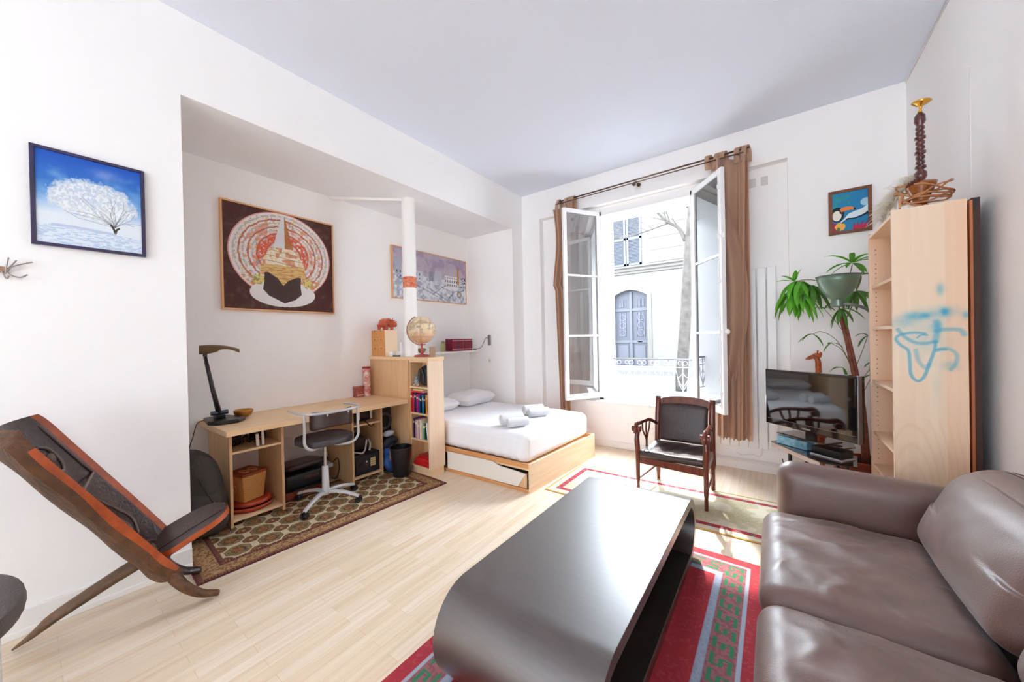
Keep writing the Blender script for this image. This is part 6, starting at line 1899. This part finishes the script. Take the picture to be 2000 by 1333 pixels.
def letters(txt, a0, z, h, d, parent, m):
    """block letters built from small bars"""
    G = {'S': '111100111001111', 'A': '010101111101101', 'M': '101111111101101', 'U': '101101101101111', 'N': '111101101101101', 'G': '111100101101111'}
    w_ = h*0.62/wt
    mb = MB()
    for i, ch_ in enumerate(txt):
        g = G[ch_]
        for r in range(5):
            for c_ in range(3):
                if g[r*3+c_] == '1':
                    x0 = a0+i*w_*1.35+c_*w_/3; z1 = z+h*(5-r)/5
                    mb.prism([TP(x0, z1-h/5, d), TP(x0+w_/3, z1-h/5, d), TP(x0+w_/3, z1, d), TP(x0, z1, d)], nt_*0.0006)
    return mb.build('brand_lettering', m, parent)
letters('SAMSUNG', 0.455, zl+0.018, 0.011, 0.0065, tv, mat('silver_letters', 'c8c8cc', 0.3, metal=0.5))
tvbox(0.99, 1.002, zl-0.002, zh, -0.03, 0.004).build('silver_edge', mat('silver_trim', '8a8a90', 0.3, metal=0.8), tv, bevel=0.002)
tvbox(0.46, 0.56, 0.615, zl+0.02, -0.045, -0.02).build('tv_neck', M_tvb, tv)
tvbox(0.28, 0.74, 0.6165, 0.628, -0.12, 0.06).build('tv_foot', M_tvb, tv, bevel=0.003)
# stand
ts = thing('tv_stand', (0.24, 3.74, 0), 'low black television stand with two smoked glass shelves', 'tv stand')
M_sg = mat('smoked_glass', '2a1712', 0.08, spec=0.8, coat=0.8, croft=0.03)
mb = MB().prism([(0.010, 3.80, 0.600), (0.40, 3.50, 0.600), (0.475, 3.58, 0.600), (0.475, 3.85, 0.600), (0.14, 3.96, 0.600)], (0, 0, 0.008))
mb.build('glass_shelf', M_sg, ts, bevel=0.001)
mb = MB().prism([(-0.03, 3.88, 0.500), (0.262, 3.42, 0.500), (0.46, 3.42, 0.500), (0.50, 3.72, 0.500), (0.06, 3.99, 0.500)], (0, 0, 0.008))
mb.build('glass_shelf', M_sg, ts, bevel=0.001)
mb = MB().prism([(-0.025, 3.875, 0.465), (0.262, 3.425, 0.465), (0.272, 3.44, 0.465), (-0.01, 3.885, 0.465)], (0, 0, 0.034))
mb.build('front_edge', mat('stand_edge_silver', 'b8aaa2', 0.35, metal=0.3), ts)
for x, y in ((0.10, 3.84), (0.40, 3.84), (0.42, 3.52), (0.20, 3.62)):
    MB().tube([(x, y, 0.0), (x, y, 0.499)], 0.014, 10).build('leg', M_black, ts, smooth=True, auto=40)
MB().tube([(0.40, 3.84, 0.508), (0.40, 3.84, 0.5995)], 0.02, 10).build('spacer', M_black, ts, smooth=True, auto=40)
MB().tube([(0.12, 3.86, 0.508), (0.12, 3.86, 0.5995)], 0.02, 10).build('spacer', M_black, ts, smooth=True, auto=40)
MB().prism([(0.05, 3.85, 0.20), (0.38, 3.56, 0.20), (0.46, 3.72, 0.20), (0.14, 3.93, 0.20)], (0, 0, 0.008)).build('glass_shelf', M_sg, ts, bevel=0.001)
an = math.atan2(3.50-3.80, 0.40-0.01)
# boxes between the shelves
def sbox(name, c, sx, sy, sz, m, label, cat, ang=an):
    o = MB().obox((0, 0, 0), sx, sy, sz, ang)
    o.v = [(v[0]+c[0], v[1]+c[1], v[2]+c[2]) for v in o.v]
    return tag(o.build(name, m, bevel=0.002), label, cat)
sbox('blue_tissue_box', (0.135, 3.795, 0.544), 0.24, 0.09, 0.068, mat('sky_blue_print', 'a8cfd8', 0.5, col2='3f8fb0', vscale=22), 'sky-blue printed box between the glass shelves of the television stand', 'box')
sbox('media_player', (0.345, 3.62, 0.545), 0.20, 0.13, 0.056, mat('player_black', '15161a', 0.3), 'black media player box right of the sky-blue box', 'player')
sbox('game_case_pile', (0.345, 3.61, 0.5125), 0.22, 0.14, 0.008, mat('case_white', 'c8c4c2', 0.4), 'thin pale case under the black media player', 'case')
sbox('cartridge_box', (0.30, 3.70, 0.2465), 0.22, 0.12, 0.075, mat('orange_white_box', 'e2ded8', 0.5, col2='c97a3a', vscale=14), 'white and orange box on the lowest shelf of the television stand', 'box')
tag(MB().tube(spline([(0.05, 4.1, 0.30), (0.08, 3.98, 0.20), (0.12, 4.0, 0.12), (0.2, 4.06, 0.03)]), 0.004, 6).build('black_wire', M_blackm, smooth=True), 'thin black cord dropping behind the television stand', 'cord')

# ================================================================= GIRAFFE
gf = thing('giraffe_figurine', (0.42, 4.33, 0), 'tall carved orange wooden giraffe looking left above the television', 'figurine')
M_gir = mat('giraffe_wood', 'c9622c', 0.45, col2='7d3216', vscale=30, detail=1)
gx, gy = 0.335, 4.33
def G3(a, b, z): return (gx+a, gy+b, z)
nodes = [(G3(0.10, 0, 0.56), 0.075), (G3(0.02, 0, 0.60), 0.075), (G3(0.0, 0, 0.72), 0.045), (G3(-0.002, 0, 0.90), 0.030), (G3(-0.004, 0, 1.08), 0.026), (G3(-0.006, 0, 1.19), 0.024),
         (G3(-0.025, 0, 1.240), 0.030), (G3(-0.065, 0, 1.222), 0.020), (G3(-0.090, 0, 1.206), 0.010),
         (G3(0.12, 0.035, 0.45), 0.035), (G3(0.115, 0.045, 0.02), 0.016), (G3(0.12, -0.035, 0.45), 0.035), (G3(0.115, -0.045, 0.02), 0.016),
         (G3(0.01, 0.035, 0.48), 0.032), (G3(0.0, 0.045, 0.02), 0.016), (G3(0.01, -0.035, 0.48), 0.032), (G3(0.0, -0.045, 0.02), 0.016)]
edges = [(0, 1), (1, 2), (2, 3), (3, 4), (4, 5), (5, 6), (6, 7), (7, 8), (0, 9), (9, 10), (0, 11), (11, 12), (1, 13), (13, 14), (1, 15), (15, 16)]
skin_blob('giraffe_body', nodes, edges, M_gir, gf, 2)
mb = MB().ell(G3(-0.016, 0, 1.238), 0.036, 0.020, 0.026, 16, 10); mb.ell(G3(-0.060, 0, 1.220), 0.042, 0.013, 0.015, 14, 8, Matrix.Rotation(-0.35, 3, 'Y'))
hd_ = mb.build('giraffe_head', M_gir, gf, smooth=True)
rm = hd_.modifiers.new('remesh', 'REMESH'); rm.mode = 'VOXEL'; rm.voxel_size = 0.003; rm.use_smooth_shade = True
for b in (-0.012, 0.012):
    MB().tube([G3(-0.012, b, 1.25), G3(-0.008, b*1.2, 1.29)], [0.005, 0.0055], 8).build('horn', M_gir, gf, smooth=True)
    MB().ell(G3(0.012, b*1.7, 1.256), 0.009, 0.006, 0.018, 10, 6).build('ear', M_gir, gf, smooth=True)
    MB().ell(G3(-0.034, b*1.35, 1.243), 0.004, 0.004, 0.004, 8, 6).build('eye', M_blackm, gf, smooth=True)
MB().tube(spline([G3(0.165, 0, 0.58), G3(0.185, 0, 0.5), G3(0.185, 0, 0.4)]), 0.006, 6).build('tail', M_gir, gf, smooth=True)

# ================================================================= FLOOR LAMP
fl = thing('floor_lamp', (0.70, 3.80, 0), 'green metal floor lamp with big upturned bowl shade beside the bookshelf', 'floor lamp')
M_grn = mat('sage_green_enamel', '647d6c', 0.35, metal=0.25, coat=0.3)
lc = Vector((0.402, 3.70, 1.655))
MB().lathe([(0.040, 0.045), (0.048, 0.055), (0.075, 0.085), (0.105, 0.135), (0.122, 0.19), (0.130, 0.228), (0.127, 0.228), (0.118, 0.19), (0.10, 0.138), (0.05, 0.07)], lc, 40).build('lamp_shade', M_grn, fl, smooth=True)
MB().tube([lc+Vector((0.130*math.cos(q*PI/20), 0.130*math.sin(q*PI/20), 0.229)) for q in range(40)], 0.0022, 6, close=True).build('shade_rim', mat('rim_dark_green', '3f4a40', 0.4), fl, smooth=True)
MB().lathe([(0.038, -0.008), (0.042, -0.004), (0.042, 0.045), (0.036, 0.05)], lc, 26).build('lamp_socket', M_grn, fl, smooth=True, auto=40)
M_gry = mat('grey_arm_metal', '7c8082', 0.35, metal=0.6)
MB().tube(spline([lc+Vector((0.02, -0.02, 0.012)), lc+Vector((0.07, -0.03, 0.003)), lc+Vector((0.15, 0.0, -0.03)), (0.62, 3.76, 1.56), (0.68, 3.80, 1.46), (0.70, 3.81, 1.35)]), 0.0105, 10).build('lamp_arm', M_gry, fl, smooth=True)
MB().cyl((0.70, 3.81, 0.03), (0.70, 3.81, 1.40), 0.012, n=12).build('pole', M_gry, fl, smooth=True)
MB().lathe([(0.12, 0), (0.12, 0.018), (0.10, 0.028), (0.014, 0.034)], (0.70, 3.81, 0), 32).build('lamp_base', M_grn, fl, smooth=True, auto=50)
MB().lathe([(0.018, 0), (0.034, 0.03), (0.038, 0.06), (0.02, 0.10)], lc+Vector((0, 0, 0.07)), 16).build('bulb', M_trim, fl, smooth=True)

# ================================================================= POTTED PLANT
pp_ = thing('potted_plant', (0.62, 4.12, 0), 'tall houseplant with red-brown canes and hanging bright green leaves behind the television', 'plant')
M_pot = mat('terracotta', '9c4226', 0.6, var=0.2, vscale=12)
px_, py_ = 0.60, 4.14
MB().lathe([(0.10, 0), (0.115, 0.02), (0.155, 0.33), (0.165, 0.335), (0.168, 0.385), (0.155, 0.388), (0.148, 0.34)], (px_, py_, 0), 30).build('plant_pot', M_pot, pp_, smooth=True, auto=50)
MB().lathe([(0.146, 0), (0.146, 0.01)], (px_, py_, 0.345), 24).build('soil', mat('soil', '3a2a20', 0.95, bump=0.8, bscale=60), pp_)
M_cane = mat('red_brown_cane', '6e2f22', 0.55, col2='96503a', vscale=28, bump=0.4, bscale=50)
canes = [[(0.62, 4.14, 0.35), (0.60, 4.16, 0.8), (0.565, 4.18, 1.10), (0.52, 4.19, 1.40), (0.485, 4.2, 1.64)],
         [(0.60, 4.12, 0.35), (0.585, 4.16, 0.8), (0.545, 4.17, 1.10), (0.505, 4.18, 1.38), (0.465, 4.18, 1.60)]]
for c_ in canes:
    P = spline(c_, 6)
    MB().tube(P, [lerp(0.019, 0.011, i/(len(P)-1)) for i in range(len(P))], 10).build('cane', M_cane, pp_, smooth=True)
M_leaf = mat('bright_leaf', '5fc02f', 0.4, col2='8fdc48', vscale=9, trans=0.35)
M_leafd = mat('mid_leaf', '4d8a34', 0.45, col2='6ea345', vscale=9, trans=0.25)
def leaf(mb, b, d, L, w, droop):
    b = Vector(b); d = Vector(d).normalized(); s = d.cross(Vector((0, 0, 1)))
    if s.length < 0.1: s = Vector((1, 0, 0))
    s.normalize(); n = 7; base = len(mb.v)
    p = b.copy(); dd = d.copy()
    for i in range(n+1):
        t = i/n
        ww = w*math.sin(PI*min(1, 0.06+t*0.94))**0.75*(1-0.25*t)
        up = s.cross(dd).normalized()
        mb.v += [tuple(p-s*ww+up*0.25*ww), tuple(p), tuple(p+s*ww+up*0.25*ww)]
        dd = (dd+Vector((0, 0, -droop/n))).normalized()
        p = p+dd*(L/n)
    for i in range(n):
        a = base+i*3
        mb.f += [(a, a+1, a+4, a+3), (a+1, a+2, a+5, a+4)]; mb.m += [0, 0]
def cluster(c0, N, L, w, elev, droop, m, seed, stem=None, spread=1.0, az=None):
    random.seed(seed)
    for k in range(N):
        a = (2*PI*k/N+random.uniform(-.3, .3)) if az is None else random.uniform(*az)
        e = random.uniform(*elev)
        d = Vector((math.cos(a)*math.cos(e), math.sin(a)*math.cos(e)*spread, math.sin(e)))
        mb = MB(); leaf(mb, Vector(c0)+d*0.01, d, L*random.uniform(0.8, 1.15), w, droop)
        mb.build('leaf', m, pp_, smooth=True, solid=0.0012)
def stem(pts, r=0.0035):
    MB().tube(spline(pts, 6), r, 6).build('stem', mat('green_brown_stem', '7a6a3c', 0.6), pp_, smooth=True)
stem([(0.475, 4.19, 1.60), (0.44, 4.19, 1.75), (0.34, 4.19, 1.90), (0.22, 4.17, 1.93), (0.16, 4.16, 1.90)])
cluster((0.165, 4.17, 1.92), 15, 0.24, 0.024, (-1.2, 0.0), 1.9, M_leaf, 3)
cluster((0.21, 4.16, 1.92), 13, 0.24, 0.024, (-1.2, 0.0), 1.9, M_leaf, 31)
cluster((0.20, 4.18, 1.83), 14, 0.27, 0.025, (-1.45, -0.4), 1.0, M_leaf, 5)
cluster((0.13, 4.15, 1.83), 11, 0.24, 0.028, (-1.4, -0.2), 1.4, M_leaf, 7)
cluster((0.16, 4.16, 1.92), 5, 0.13, 0.022, (0.2, 1.3), 0.6, M_leaf, 8)
stem([(0.475, 4.19, 1.60), (0.45, 4.19, 1.72), (0.38, 4.19, 1.84), (0.30, 4.17, 1.86)])
cluster((0.28, 4.17, 1.88), 10, 0.26, 0.023, (-1.3, 0.1), 1.1, M_leafd, 11)
stem([(0.49, 4.2, 1.62), (0.52, 4.2, 1.85), (0.55, 4.2, 2.03)])
cluster((0.55, 4.2, 2.04), 10, 0.20, 0.022, (-0.2, 0.9), 0.9, M_leaf, 13)
cluster((0.60, 4.18, 1.93), 8, 0.20, 0.02, (-0.5, 0.5), 1.0, M_leafd, 17)
stem([(0.50, 4.19, 1.55), (0.55, 4.19, 1.70), (0.60, 4.18, 1.93)])
cluster((0.56, 4.17, 1.80), 9, 0.19, 0.022, (-1.2, 0.2), 1.1, M_leafd, 19)
cluster((0.47, 4.17, 1.66), 7, 0.17, 0.018, (-1.1, 0.0), 1.1, M_leafd, 23)
for pts, L in (([(0.51, 4.17, 1.40), (0.45, 4.16, 1.52), (0.36, 4.15, 1.66)], 0.13), ([(0.53, 4.17, 1.18), (0.44, 4.15, 1.38), (0.34, 4.14, 1.46), (0.28, 4.13, 1.44)], 0.14),
               ([(0.56, 4.17, 1.05), (0.48, 4.12, 1.28), (0.40, 4.10, 1.36)], 0.10), ([(0.56, 4.18, 1.15), (0.60, 4.15, 1.30), (0.63, 4.14, 1.42)], 0.12),
               ([(0.58, 4.18, 1.02), (0.63, 4.15, 1.12), (0.67, 4.15, 1.20)], 0.10), ([(0.57, 4.17, 0.95), (0.50, 4.10, 1.08), (0.47, 4.08, 1.15)], 0.11), ([(0.59, 4.17, 0.90), (0.63, 4.10, 1.05), (0.65, 4.08, 1.10)], 0.12)):
    stem(pts, 0.0022)
    e = Vector(pts[-1])
    for k in range(3):
        mb = MB(); leaf(mb, e, (random.uniform(-1, 1), -0.3, random.uniform(-.5, .5)), L, 0.012, 1.2)
        mb.build('leaf', M_leafd, pp_, smooth=True, solid=0.001)
